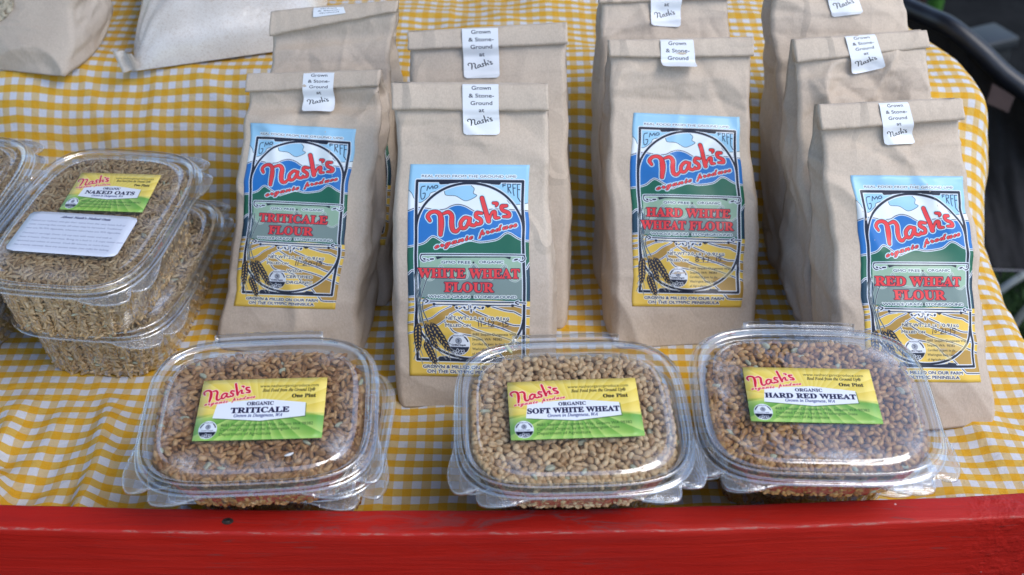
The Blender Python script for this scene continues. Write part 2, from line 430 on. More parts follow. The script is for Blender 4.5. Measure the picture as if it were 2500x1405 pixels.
    # corner lettering
    thin(P([(385, 300), (350, 310), (342, 360), (350, 430), (380, 420), (388, 375), (365, 375)]))
    for q in ([(405, 345), (415, 300), (435, 330), (458, 300), (468, 330)], ): S.stroke(P(q), .0075, ink(40, 62, 92), sm=False)
    thin(P([(490, 300), (475, 312), (490, 325), (515, 315), (510, 298)] + [(490, 298)]))
    for q in ([(1185, 330), (1182, 300), (1215, 300)], [(1184, 315), (1208, 315)], [(1238, 385), (1232, 302), (1262, 305), (1262, 335), (1236, 340), (1268, 395)],
              [(1318, 305), (1285, 305), (1292, 390), (1300, 420)], [(1288, 345), (1312, 345)], [(1362, 308), (1332, 308), (1338, 440), (1365, 480)], [(1335, 360), (1358, 362)]):
        S.stroke(P(q), .0075, ink(40, 62, 92), sm=False)
    S.text('REAL FOOD FROM THE GROUND UP\u00ae', .50, .108, .79, .020, ink(52, 62, 92), halo=.007, hcol=ink(225, 235, 248), bold=.0008)
    # scroll over the title
    sc = lambda pts, w=.009: S.stroke(pts, w, B, halo=.007, hcol=W)
    sc(P([(395, 1048), (392, 1065), (365, 1068), (340, 1040), (350, 1008), (400, 1000), (870, 1008), (1340, 1020), (1385, 1030), (1395, 1060), (1370, 1085), (1340, 1080), (1335, 1062)]))
    for q in ([(395, 1048), (430, 1062), (465, 1045)], [(1338, 1072), (1310, 1066), (1275, 1075)]): sc(P(q), .008)
    for q in ([(440, 1050), (468, 1048)], [(1290, 1068), (1315, 1062)], [(375, 1045), (385, 1050)]): sc(P(q), .013)
    for q in ([(490, 1022), (1250, 1034), (1245, 1062), (1190, 1042), (560, 1036), (505, 1052)],): S.poly(P(q), B)
    S.text('GMO FREE', .395, A1(680, 1097)[1], .235, .022, ink(62, 78, 100), halo=.006, hcol=ink(215, 226, 232), bold=.001)
    S.disc(*A1(868, 1088), .008, NAVY)
    S.text('ORGANIC', A1(1050, 1097)[0], A1(1050, 1100)[1], .20, .022, ink(62, 78, 100), halo=.006, hcol=ink(215, 226, 232), bold=.001)
    yy = A2(1240, 72)[1]
    S.text('WHOLE GRAIN', .335, yy, .335, .023, ink(60, 72, 100), halo=.006, hcol=ink(215, 226, 232), bold=.001)
    S.disc(.525, yy - .011, .009, NAVY)
    S.text('STONEGROUND', .715, yy, .345, .023, ink(60, 72, 100), halo=.006, hcol=ink(215, 226, 232), bold=.001)
    # flourish under the title
    sc(Q([(520, 104), (620, 112), (1240, 128), (1880, 140), (2060, 150)]), .010)
    for q in ([(560, 85), (600, 108), (560, 138)], [(1950, 118), (1905, 142), (1950, 170)]): sc(Q(q), .010)
    sc(Q([(680, 162), (1240, 172), (1860, 188)]), .008); S.disc(*A2(685, 160), .012, B); S.disc(*A2(1862, 188), .012, B)
    for q in ([(940, 170), (1040, 178), (1000, 205)], [(1440, 180), (1560, 182), (1490, 220)]): S.poly(Q(q), B)
    for sx in (-1, 1):
        f = lambda pts: [(.504 + sx * (A2(1240 + x, y)[0] - A2(1240, y)[0]), A2(1240, y)[1]) for x, y in pts]
        sc(f([(205, 205), (160, 230), (105, 205), (75, 195), (60, 215), (80, 240), (30, 245), (12, 215), (14, 185)]), .008)
        sc(f([(200, 212), (190, 222)]), .017); sc(f([(85, 208), (72, 222)]), .015)
    sc(Q([(1240, 245), (1240, 280)]), .012)
    # weights
    lab = lambda b, x, y, w, h: S.text(b, x, y, w, h, ink(36, 46, 92), halo=.006, hcol=ink(226, 226, 215), bold=.0012, align='l')
    lab('NET WT. 2.0', A2(935, 0)[0] - .035, A2(1240, 400)[1], .245, .028); lab('LB', A2(1415, 0)[0] - .028, A2(1240, 402)[1], .04, .022)
    lab('/ 0.91', A2(1530, 0)[0] - .028, A2(1240, 402)[1], .12, .028); lab('KG', A2(1780, 0)[0] - .028, A2(1240, 402)[1], .045, .022)
    lab('M', A2(930, 0)[0] - .035, A2(1240, 506)[1], .03, .028); lab('ILLED ON', A2(995, 0)[0] - .035, A2(1240, 506)[1], .165, .022)
    S.stroke(Q([(1340, 520), (1840, 524)]), .003, ink(60, 90, 190), sm=False)
    bt = lambda b, y, w: S.text(b, .47, y, w, .026, ink(40, 52, 104), halo=.007, hcol=ink(228, 228, 220), bold=.0016)
    bt('GROWN & MILLED ON OUR FARM', A2(1240, 1145)[1], .71); bt('ON THE OLYMPIC PENINSULA', A2(1240, 1218)[1], .64)
    # the name across the mountains
    script_name(S, A1, RED, 1 / 4.683 / 263, edge=.004, ecol=NAVY, halo=.008, hcol=ink(196, 220, 240))
    S.text(serif('organic', 'script'), A1(690, 0)[0], A1(690, 895)[1], .325, .052, RED, rot=15.5, edge=.003, ecol=NAVY, halo=.008, hcol=ink(196, 220, 240), bold=.0022)
    S.text(serif('produce', 'script'), A1(1130, 0)[0], A1(1130, 775)[1], .335, .052, RED, rot=14.5, edge=.003, ecol=NAVY, halo=.008, hcol=ink(196, 220, 240), bold=.0022)
    seal(S, *A2(1045, 770), .094)
    # ears of grain over the left bar
    for q in ([(470, -390), (440, -250), (430, 0), (480, 250), (520, 440)], [(520, -380), (500, -200), (440, 60), (470, 300), (480, 440)], [(620, -300), (560, -150), (480, 100), (460, 260), (500, 440)], [(590, 40), (520, 120), (520, 250), (600, 430)], [(400, -300), (450, 0), (500, 300), (560, 600), (545, 740)]):
        S.stroke(Q(q), .006, NAVY, halo=.003, hcol=ink(180, 195, 200))
    for x, y, a, n, L, w in ((450, 445, 92, 9, .245, .034), (560, 455, 68, 8, .235, .030), (640, 440, 58, 9, .285, .034), (540, 735, 66, 8, .21, .033)):
        ear(S, *A2(x, y), np.radians(a), n, L, w)
    return S

def flour_label(base, title, size, date, addr):
    S = Sheet.__new__(Sheet); S.w, S.h, S.k, S.a = base.w, base.h, base.k, base.a.copy()
    for (b, x, y, w) in title:
        S.text(serif(b), x, y, w, size, RED, edge=.0058, ecol=ink(52, 40, 62), bold=.003)
    for q, wd in date: S.stroke([A2(*p) for p in q], .007, wd, sm=len(q) > 2)
    if addr == 'short':
        for i, b in enumerate(('WSDA', 'CERTIFIED', 'ORGANIC')): S.text(b, .505, A2(1240, 0)[1] + .352 + i * .056, (.14, .245, .245)[i], .028, ink(36, 46, 92), halo=.006, hcol=ink(226, 226, 215), bold=.001, align='l')
    else:
        a, b = A2(1230, 570), A2(1890, 920)
        S.poly([(a[0], a[1]), (b[0] + .02, a[1]), (b[0] + .02, a[1] + .11), (b[0] - .14, a[1] + .115), (b[0] - .14, b[1]), (a[0], b[1])], ink(226, 205, 140), .55)
        for i, (t, w) in enumerate((('4681 Sequim-Dungeness Way,', .37), ('Sequim, WA  98382', .245), ('Certified Organic by the', .25), ('Washington State Dept.', .25), ('of Agriculture', .15))):
            S.text(t, a[0] + .012, a[1] + .036 + i * .041, w, .021, ink(38, 40, 44), bold=.0007, align='l')
    return S.image('print')

def lid_label(name, size_word):
    S = Sheet(540, .50, ink(222, 196, 78))
    H = .50; Y, X = np.mgrid[0:S.h, 0:S.w] / S.k
    ang = np.arctan2(Y - H * .62, X - .5)
    f = (np.sin(ang * 16 + .4) > 0).astype(float); ph = (ang * 16 + .4) / np.pi % 1
    top = ink(218, 194, 88) + (ink(234, 218, 138) - ink(218, 194, 88)) * (ph * .7)[..., None]
    ang2 = np.arctan2((Y - H * .40) * 1.0, X - .5); ph2 = (ang2 * 13) / np.pi % 1
    g = ink(102, 158, 74) + (ink(176, 202, 122) - ink(102, 158, 74)) * (ph2 ** 1.5)[..., None]
    g = g + (ink(150, 190, 90) - g) * (np.clip((Y - .38) * 4, 0, .5))[..., None]
    hz = .275 - .03 * np.cos((X - .5) * 3.0) + .02
    k = np.clip((Y - hz) / .035, 0, 1)[..., None]
    S.a[:] = top * (1 - k) + g * k
    hexa = [(.145, .195), (.51, .172), (.845, .208), (.85, .318), (.50, .352), (.125, .322)]
    S.poly([(x + .008, y + .008) for x, y in hexa], ink(70, 90, 60), .6); S.poly(hexa, ink(222, 228, 246))
    T = lambda x, y: ((x - 400) / 1000 * .44 + .015 + (.0), (y - 430) / 1000 * .40 + .035)
    script_name(S, T, REDL, .44 / 1000 * .95, halo=.005, hcol=ink(240, 205, 215))
    S.text(serif('organic', 'script'), .135, .205, .185, .034, REDL, rot=7, halo=.004, hcol=ink(240, 215, 215), bold=.001)
    S.text(serif('produce', 'script'), .345, .172, .185, .034, REDL, rot=7, halo=.004, hcol=ink(240, 215, 215), bold=.001)
    dk = ink(66, 62, 38)
    S.text('www.nashsorganicproduce.com', .96, .072, .42, .026, dk, align='c', bold=.0005) if False else S.text('www.nashsorganicproduce.com', .70, .075, .47, .026, dk)
    S.text(serif('Real Food from the Ground Up', 'italic') + '\u00ae', .70, .112, .42, .026, dk, bold=.001)
    S.text(serif(size_word), .825, .165, .19, .030, ink(30, 28, 26), bold=.0015)
    S.text(serif('ORGANIC'), .485, .222, .21, .028, ink(26, 26, 62), bold=.001)
    w = {'TRITICALE': .46, 'SOFT WHITE WHEAT': .70, 'HARD RED WHEAT': .70, 'NAKED OATS': .60}[name]
    S.text(serif(name), .49, .283, w, .043, ink(18, 18, 60), bold=.002)
    S.text(serif('Grown in Dungeness, WA', 'italic'), .48, .318, .38, .026, ink(60, 70, 120), bold=.001)
    seal(S, .105, .415, .072)
    for i, (t, ww) in enumerate((('4681 Sequim-Dungeness Way, Sequim WA 98382', .72), ('Certified Organic by the Washington State', .62), ('Department of Agriculture', .40))):
        S.text(t, .20, .392 + i * .036, ww, .024, ink(44, 78, 44), bold=.0006, align='l')
    return S.image('print')

def note_label():
    S = Sheet(480, .62, ink(206, 213, 238)); d = ink(120, 126, 160)
    S.text(serif("About Nash's Naked Oats", 'bolditalic'), .53, .085, .46, .032, ink(60, 64, 100), bold=.0015)
    rows = ['Naked (or hulless) oats get their name from the very loose hull or', 'outer covering that comes off when they\u2019re harvested. Traditional', 'oats are 70-75% digestible, whereas naked oats are 95% digestible.', '',
            'Oatmeal (1 serving): Cover 1/2 cup oats with water and soak at', 'least 4 hours. Drain and rinse. Bring to a boil in 1.5 cups water (salt', 'optional) and reduce to simmer. Cook 80 minutes, or more if you', 'like creamy oatmeal. Save any excess water (oat milk) for baking.']
    y = .155
    for t in rows:
        if not t: y += .018; continue
        S.text(t, .055, y, .0132 * len(t), .023, d, bold=.0007, align='l'); y += .060
    return S.image('print')

def seal_strip():
    """white closing sticker over a rolled bag top"""
    S = Sheet(260, 1.50, ink(222, 228, 244)); k = ink(44, 48, 62)
    for t, y, w in (('Grown', .17, .53), ('& Stone-', .40, .70), ('Ground', .62, .60), ('at', .83, .15)): S.text(t, .52, y, w, .115, k, bold=.003)
    T = lambda x, y: ((x - 400) / 1000 * .82 + .11, (y - 430) / 1000 * .78 + .93)
    script_name(S, T, ink(26, 28, 40), .82 / 1000 * .85)
    return S.image('print')
# ------------------------------------------------------------------ materials of the setting
def mat_kraft():
    m = M('kraft_paper'); co = m.coord()
    base = m.ramp(m.noise(14, 4, .6, co), [(.3, (.505, .415, .325)), (.7, (.595, .50, .395))])
    fib = m.noise(1, 3, .7, m.vecscale(co, (900, 900, 260)))
    c = m.mix(.22, base, m.ramp(fib, [(.35, (.33, .24, .165)), (.65, (.66, .54, .42))]))
    sp = m.ramp(m.noise(2600, 1, .5, co), [(.70, (0, 0, 0)), (.76, (1, 1, 1))])
    c = m.mix(m.math('MULTIPLY', sp, .35), c, (.30, .22, .15))
    m.l(c, m.b.inputs['Base Color']); m.set(Roughness=.62)
    m.b.inputs['Specular IOR Level'].default_value = .35
    b0 = m.bump(m.noise(55, 5, .6, co, .6), .5, .002)
    vo = m.n('TexVoronoi', feature='DISTANCE_TO_EDGE'); vo.inputs['Scale'].default_value = 16; ds = m.n('VectorMath', operation='ADD'); nn = m.n('TexNoise'); nn.inputs['Scale'].default_value = 12; m.l(co, nn.inputs['Vector'])
    sc = m.n('VectorMath', operation='SCALE'); m.l(nn.outputs[1], sc.inputs[0]); sc.inputs['Scale'].default_value = .09; m.l(co, ds.inputs[0]); m.l(sc.outputs[0], ds.inputs[1]); m.l(ds.outputs[0], vo.inputs['Vector'])
    rg = m.n('TexNoise', noise_type='RIDGED_MULTIFRACTAL'); rg.inputs['Scale'].default_value = 15; rg.inputs['Detail'].default_value = 4; m.l(ds.outputs[0], rg.inputs['Vector'])
    b0 = m.bump(rg.outputs[0], .38, .0022, b0)
    b1 = m.bump(m.math('MULTIPLY', m.ramp(vo.outputs['Distance'], [(0, (1, 1, 1)), (.09, (0, 0, 0))]), m.ramp(m.noise(9, 2, .5, co), [(.42, (0, 0, 0)), (.62, (1, 1, 1))])), .55, .003, b0)
    m.l(m.bump(fib, .10, .0004, b1), m.b.inputs['Normal']); return m.m
def mat_print(im, gloss=.35):
    m = M('printed_paper'); t = m.n('TexImage', image=im, interpolation='Cubic', extension='EXTEND'); m.l(m.coord('UV'), t.inputs[0])
    m.l(t.outputs[0], m.b.inputs['Base Color']); m.set(Roughness=gloss); m.b.inputs['Specular IOR Level'].default_value = .4
    m.l(m.bump(m.noise(60, 3, .5, m.coord()), .12, .0006), m.b.inputs['Normal']); return m.m
def mat_gingham():
    m = M('gingham_cotton'); uv = m.coord('UV')
    sep = m.n('SeparateXYZ'); wob = m.n('VectorMath', operation='ADD')
    nz = m.n('TexNoise'); nz.inputs['Scale'].default_value = .25; nz.inputs['Detail'].default_value = 2; m.l(uv, nz.inputs['Vector'])
    sc = m.n('VectorMath', operation='SCALE'); m.l(nz.outputs[1], sc.inputs[0]); sc.inputs['Scale'].default_value = .35
    m.l(uv, wob.inputs[0]); m.l(sc.outputs[0], wob.inputs[1]); m.l(wob.outputs[0], sep.inputs[0])
    def stripe(v, per):
        f = m.math('FRACT', m.math('DIVIDE', v, per)); a = m.math('ABSOLUTE', m.math('SUBTRACT', f, .5))
        return m.ramp(a, [(.235, (1, 1, 1)), (.262, (0, 0, 0))])
    a, b = stripe(sep.outputs[0], 1.26), stripe(sep.outputs[1], 1.33)
    col = m.mix(a, (.64, .65, .69), (.63, .48, .26)); col = m.mix(b, col, m.mix(a, (.66, .42, .085), (.69, .365, .025)))
    th = m.noise(1, 2, .6, m.vecscale(uv, (9, 40, 1))); th2 = m.noise(1, 2, .6, m.vecscale(uv, (40, 9, 1)))
    w = m.math('ADD', m.math('MULTIPLY', th, .5), m.math('MULTIPLY', th2, .5))
    col = m.mix(1.0, col, m.ramp(w, [(.3, (.84, .84, .84)), (.7, (1.08, 1.08, 1.08))]), 'MULTIPLY')
    soil = m.ramp(m.noise(.13, 4, .6, uv), [(.3, (.90, .88, .85)), (.6, (1, 1, 1))])
    col = m.mix(1.0, col, soil, 'MULTIPLY')
    m.l(col, m.b.inputs['Base Color']); m.set(Roughness=.85); m.b.inputs['Specular IOR Level'].default_value = .2
    b1 = m.bump(m.noise(1, 4, .6, m.vecscale(uv, (.7, .9, 1)), .5), .5, .004)
    rg = m.n('TexNoise', noise_type='RIDGED_MULTIFRACTAL'); rg.inputs['Scale'].default_value = .16; rg.inputs['Detail'].default_value = 3; m.l(uv, rg.inputs['Vector'])
    b2 = m.bump(rg.outputs[0], .5, .0035, b1); m.l(m.bump(w, .35, .0005, b2), m.b.inputs['Normal']); return m.m
def mat_red():
    m = M('red_painted_wood'); co = m.coord()
    g = m.noise(1, 5, .65, m.vecscale(co, (9, 130, 150)), .4)
    c = m.ramp(m.noise(7, 4, .6, co), [(.3, (.36, .010, .006)), (.55, (.43, .013, .007)), (.75, (.49, .018, .010))])
    c = m.mix(m.math('MULTIPLY', m.ramp(g, [(.50, (0, 0, 0)), (.72, (1, 1, 1))]), .28), c, (.20, .006, .006))
    up = m.n('SeparateXYZ'); gm = m.n('NewGeometry'); m.l(gm.outputs['Normal'], up.inputs[0])
    # grey scuffs where goods are slid over the top, and bare wood showing at the arris
    sm = m.ramp(m.noise(1, 6, .75, m.vecscale(co, (28, 90, 90)), 1.2), [(.50, (0, 0, 0)), (.60, (1, 1, 1))])
    area = m.ramp(m.noise(3.2, 3, .5, co), [(.48, (0, 0, 0)), (.60, (1, 1, 1))])
    top = m.ramp(up.outputs[2], [(.5, (.12, .12, .12)), (.9, (1, 1, 1))])
    f = m.math('MULTIPLY', m.math('MULTIPLY', sm, area), m.math('MULTIPLY', top, .8)); c = m.mix(f, c, (.125, .075, .075))
    edge = m.ramp(gm.outputs['Pointiness'], [(.53, (0, 0, 0)), (.60, (1, 1, 1))])
    chip = m.ramp(m.noise(1, 4, .7, m.vecscale(co, (60, 300, 300))), [(.50, (0, 0, 0)), (.58, (1, 1, 1))])
    at = m.n('Attribute', attribute_name='arris'); c = m.mix(m.math('MULTIPLY', at.outputs['Fac'], chip), c, (.34, .24, .19))
    sp = m.n('TexVoronoi'); sp.inputs['Scale'].default_value = 90; m.l(co, sp.inputs['Vector'])
    dots = m.math('MULTIPLY', m.ramp(sp.outputs['Distance'], [(.045, (1, 1, 1)), (.075, (0, 0, 0))]), m.ramp(m.noise(9, 2, .5, co), [(.58, (0, 0, 0)), (.64, (1, 1, 1))]))
    c = m.mix(m.math('MULTIPLY', dots, .7), c, (.75, .58, .55))
    scr = m.ramp(m.noise(1, 2, .5, m.vecscale(co, (14, 240, 240)), 2.0), [(.66, (0, 0, 0)), (.70, (1, 1, 1))]); sa = m.ramp(m.noise(6, 2, .5, co), [(.52, (0, 0, 0)), (.66, (1, 1, 1))])
    c = m.mix(m.math('MULTIPLY', m.math('MULTIPLY', scr, sa), .55), c, (.13, .05, .045))
    m.l(c, m.b.inputs['Base Color'])
    m.l(m.ramp(g, [(.3, (.40, .40, .40)), (.7, (.58, .58, .58))]), m.b.inputs['Roughness']); m.b.inputs['Specular IOR Level'].default_value = .3
    kn = m.ramp(m.noise(70, 3, .6, co), [(.45, (0, 0, 0)), (.7, (1, 1, 1))]); xs = m.n('SeparateXYZ'); m.l(co, xs.inputs[0])
    rough_end = m.math('MULTIPLY', kn, m.ramp(xs.outputs[0], [(.27, (0, 0, 0)), (.30, (1, 1, 1))]))
    b1 = m.bump(g, .6, .0016); m.l(m.bump(rough_end, .4, .002, b1), m.b.inputs['Normal']); return m.m
def plain(name, col, rough=.6, spec=.5, var=.15, scale=30, bump=.2):
    m = M(name); co = m.coord(); c = np.array(col)
    m.l(m.ramp(m.noise(scale, 4, .6, co), [(.3, tuple(c * (1 - var))), (.7, tuple(c * (1 + var)))]), m.b.inputs['Base Color'])
    m.set(Roughness=rough); m.b.inputs['Specular IOR Level'].default_value = spec
    if bump: m.l(m.bump(m.noise(scale * 3, 4, .6, co), bump, .002), m.b.inputs['Normal'])
    return m.m

# ------------------------------------------------------------------ ground under and behind the stall
def ground():
    n = 60; xs = np.linspace(-600, 900, n); ys = np.linspace(-400, 1500, n); X, Y = np.meshgrid(xs, ys); Z = -75 + fbm(X * .02, Y * .02) * 1.2
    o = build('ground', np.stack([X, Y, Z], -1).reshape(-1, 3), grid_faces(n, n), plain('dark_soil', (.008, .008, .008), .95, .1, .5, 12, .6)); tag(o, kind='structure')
ground()

# ------------------------------------------------------------------ the market tent over the stall (out of view, inferred from lid reflections; dark canvas and extent set for the light)
def tent():
    t = thing('market_tent', 'dark canvas market tent standing over the stall', 'tent', (-40, 130, -75)); o = np.array([-40, 130, -75.0])
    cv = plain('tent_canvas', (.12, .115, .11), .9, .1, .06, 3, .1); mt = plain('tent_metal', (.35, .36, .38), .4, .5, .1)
    x0, x1, y0, y1, z = -270, TENT_X, TENT_Y, 410, 215; n = 24
    X, Y = np.meshgrid(np.linspace(x0, x1, n), np.linspace(y0, y1, n)); u = (X - x0) / (x1 - x0) * 2 - 1; v = (Y - y0) / (y1 - y0) * 2 - 1
    Z = z + 60 * (1 - np.maximum(np.abs(u), np.abs(v))) - 4 * np.sin((1 - np.maximum(np.abs(u), np.abs(v))) * 3.14)
    G = np.stack([X, Y, Z], -1).reshape(-1, 3); V = np.concatenate([G, G + np.array([0, 0, .4])]) - o
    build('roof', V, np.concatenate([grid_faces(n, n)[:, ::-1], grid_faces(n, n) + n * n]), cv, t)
    for nm, a, b in (('valance', (x1, y0), (x1, y1)), ('valance', (x0, y1), (x1, y1)), ('valance', (x0, y0), (x0, y1)), ('valance', (x0, y0), (x1, y0))):
        k = np.linspace(0, 1, 80); P = np.column_stack([a[0] + (b[0] - a[0]) * k, a[1] + (b[1] - a[1]) * k]); w = np.sin(k * 90) * .6; dx = 1 if a[0] == b[0] else 0
        G = np.concatenate([np.column_stack([P[:, 0] + w * dx, P[:, 1] + w * (1 - dx), np.full(80, zz)]) for zz in (z, z - 7, z - 15 + 0)])
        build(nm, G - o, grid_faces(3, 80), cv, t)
    for x, y in ((x0 + 2, y0 + 2), (x1 - 2, y0 + 2), (x0 + 2, y1 - 2), (x1 - 2, y1 - 2)):
        V, F = box(x - 2, x + 2, y - 2, y + 2, -75, z + 1, .3); build('pole', V - o, F, mt, t)
TENT_X, TENT_Y = 71, -10
tent()

# ------------------------------------------------------------------ red board along the front of the stall
def board():
    ctrl_x = np.array([-75, -31.7, -15, 0, 12, 22, 32, 60]); yb = np.interp; n = 260
    xs = np.linspace(-75, 60, n)
    fit = np.polyfit([-75, -31.7, -16, 0, 16, 32, 60], [52.0, 50.75, 50.4, 50.3, 50.8, 51.75, 53.6], 4); Y = np.polyval(fit, xs)
    th, z1, z0, rd = 1.95, 4.5, -9.0, .16
    prof = [(0, z0), (0, z1 - rd), (-.05, z1 - .05), (-rd, z1)] + [(-th * k, z1) for k in (.3, .5, .7)] + [(-th + rd, z1), (-th + .05, z1 - .05), (-th, z1 - rd)] + [(-th, z1 - k) for k in (.6, 1.5, 3, 5, 8)] + [(-th, z0)]
    P = np.array(prof); V = []
    for i, x in enumerate(xs):
        w = fbm(x * .3 + P[:, 1] * .4, P[:, 0] + x * .05) * .035
        V.append(np.column_stack([np.full(len(P), x), Y[i] + P[:, 0] - w, P[:, 1] + fbm(x * .15, P[:, 0] * 0 + 2.0) * .03]))
    V = np.concatenate(V); c = len(P)
    F = grid_faces(n, c, True)[:, ::-1]
    o = build('red_board', V, F, mat_red())
    a = o.data.attributes.new('arris', 'FLOAT', 'POINT'); v = np.zeros(c); v[8] = .55; v[2] = .4; a.data.foreach_set('value', np.tile(v, n).astype(np.float32))
    tag(o, 'red painted wooden board with scuffed top edge along the front of the stall', 'board')
    # an old nail sunk in the top face
    p = on_level(556, 1274, 4.5)
    t = np.linspace(0, 2 * np.pi, 14, endpoint=False)
    ring = lambda r, z: np.column_stack([p[0] + r * np.cos(t), p[1] + r * np.sin(t) * .75, np.full(14, 4.5 + z)])
    V = np.concatenate([ring(.36, .035), ring(.30, .05), ring(.16, .03), ring(.13, .075), ring(.05, .10)]); F = [tuple(f) for f in grid_faces(5, 14, True)] + [tuple(range(56, 70))]
    build('nail', V, F, plain('rusty_iron', (.030, .022, .018), .6, .4, .5, 300, .3), o)
board()

# ------------------------------------------------------------------ gingham cloth over table and riser
def rise(x):
    """where the riser's foot and top edge lie for a given x"""
    k = np.clip((x + 30) / 55, 0, 1)
    return 88.5 - 2.5 * k, 98.0 - 4.6 * k
def cloth():
    lowx = np.concatenate([np.arange(-62, -40, 1.5), np.arange(-40, 39, .42), np.arange(39, 66, .5)])   # distance along the width
    dist = np.concatenate([np.arange(0, 30, .42), np.arange(30, 62, .42), np.arange(62, 110, 1.0)])    # distance from the board backwards
    Q, Pd = np.meshgrid(lowx, dist)
    y0 = 51.2 + .0015 * Q ** 2 * 0
    foot, top = rise(Q); L1 = foot - y0; H = 10.0; L2 = np.hypot(top - foot, H)
    Y = np.empty_like(Q); Z = np.empty_like(Q)
    s = Pd
    a = s < L1; b = (~a) & (s < L1 + L2); c = ~(a | b)
    Y[a] = (y0 + s)[a]; Z[a] = 0
    f = ((s - L1) / L2)[b]; Y[b] = (foot[b] + (top - foot)[b] * f); Z[b] = H * f
    Y[c] = (top + (s - L1 - L2))[c]; Z[c] = H
    # soften the two breaks
    for _ in range(7):
        Z[1:-1] = (Z[:-2] + 2 * Z[1:-1] + Z[2:]) / 4; Y[1:-1] = (Y[:-2] + 2 * Y[1:-1] + Y[2:]) / 4
    # side drop
    xe = 39.6 - np.clip(Y - 97, 0, None) ** 1.4 * .11 - .0 * Q + .5 * np.sin(Y * .22) - 1.1 * np.exp(-((Y - 68) / 9) ** 2)
    over = np.clip(Q - xe, 0, None); r = 2.2; ang = np.clip(over / r, 0, np.pi / 2 * .93)
    X = np.where(over > 0, xe + r * np.sin(ang) + np.clip(over - r * np.pi / 2 * .93, 0, None) * .10, Q)
    D = np.where(over > 0, r * (1 - np.cos(ang)) + np.clip(over - r * np.pi / 2 * .93, 0, None), 0)
    Z = Z - D; X = X + np.where(over > 3, np.sin(Y * .55) * .5 * np.clip(over - 3, 0, 6) / 6, 0)
    # folds
    quiet = 1 - np.exp(-((Y - 70) / 26) ** 4) * np.exp(-((Q - 2) / 34) ** 6)     # smoother under the goods
    w = fbm(Q * .10 + .03 * Y, Y * .16, 3) * (.12 + .34 * quiet) + .22 * np.clip(1 - np.abs(vnoise(Q * .16 + Y * .10, Y * .09 - Q * .03)) * 3.2, 0, 1) ** 1.5
    for q0, p0, sl, hh in ((-9.2, None, .05, .16), (17.5, None, -.04, .14), (None, 22.0, .06, .14), (None, 63.0, -.03, .14), (-33, None, .02, .14), (None, 5.2, .38, .16)):     # creases pressed in by folding
        dd = (Q - q0 - sl * Pd) if q0 is not None else (Pd - p0 - sl * Q); w = w + hh * np.exp(-np.abs(dd) / .35)
    fl = np.clip((-17 - Q) / 8, 0, 1) * np.clip((66 - Y) / 10, 0, 1)
    ph = Q * .85 + Y * .20 + 1.6 * fbm(Q * .09, Y * .11); w = w + fl * (1.5 * np.exp(-((np.sin(ph / 2)) / .36) ** 2) + .22 * np.sin(Q * 1.7 - Y * .5))
    rf = np.exp(-((Z - 5) / 5) ** 4) * np.clip((Y - 82) / 5, 0, 1)
    w = w + rf * (.35 * np.sin(Q * .42 + 1.5 * fbm(Q * .05, Y * .05)) + .25 * fbm(Q * .22, Y * .10))
    hang = np.clip((-24 - Q) / 6, 0, 1) * np.clip((Y - 86) / 6, 0, 1) * np.clip((100 - Y) / 8, 0, 1)
    w = w + hang * .5 * np.sin((Y - 86) * .8 + Q * .16)
    w = w + np.where((Q > 24) & (Y < 66), .25 * np.sin(Q * .8 + Y * .5), 0)
    Z = Z + w; Y = Y - rf * w * .7
    uvv = np.stack([Q, Pd], -1).reshape(-1, 2)
    o = build('tablecloth', np.stack([X, Y, Z], -1).reshape(-1, 3), grid_faces(len(dist), len(lowx)), mat_gingham(), uv=uvv)
    tag(o, 'yellow and white gingham cloth draped over the stepped display table', 'tablecloth')
cloth()

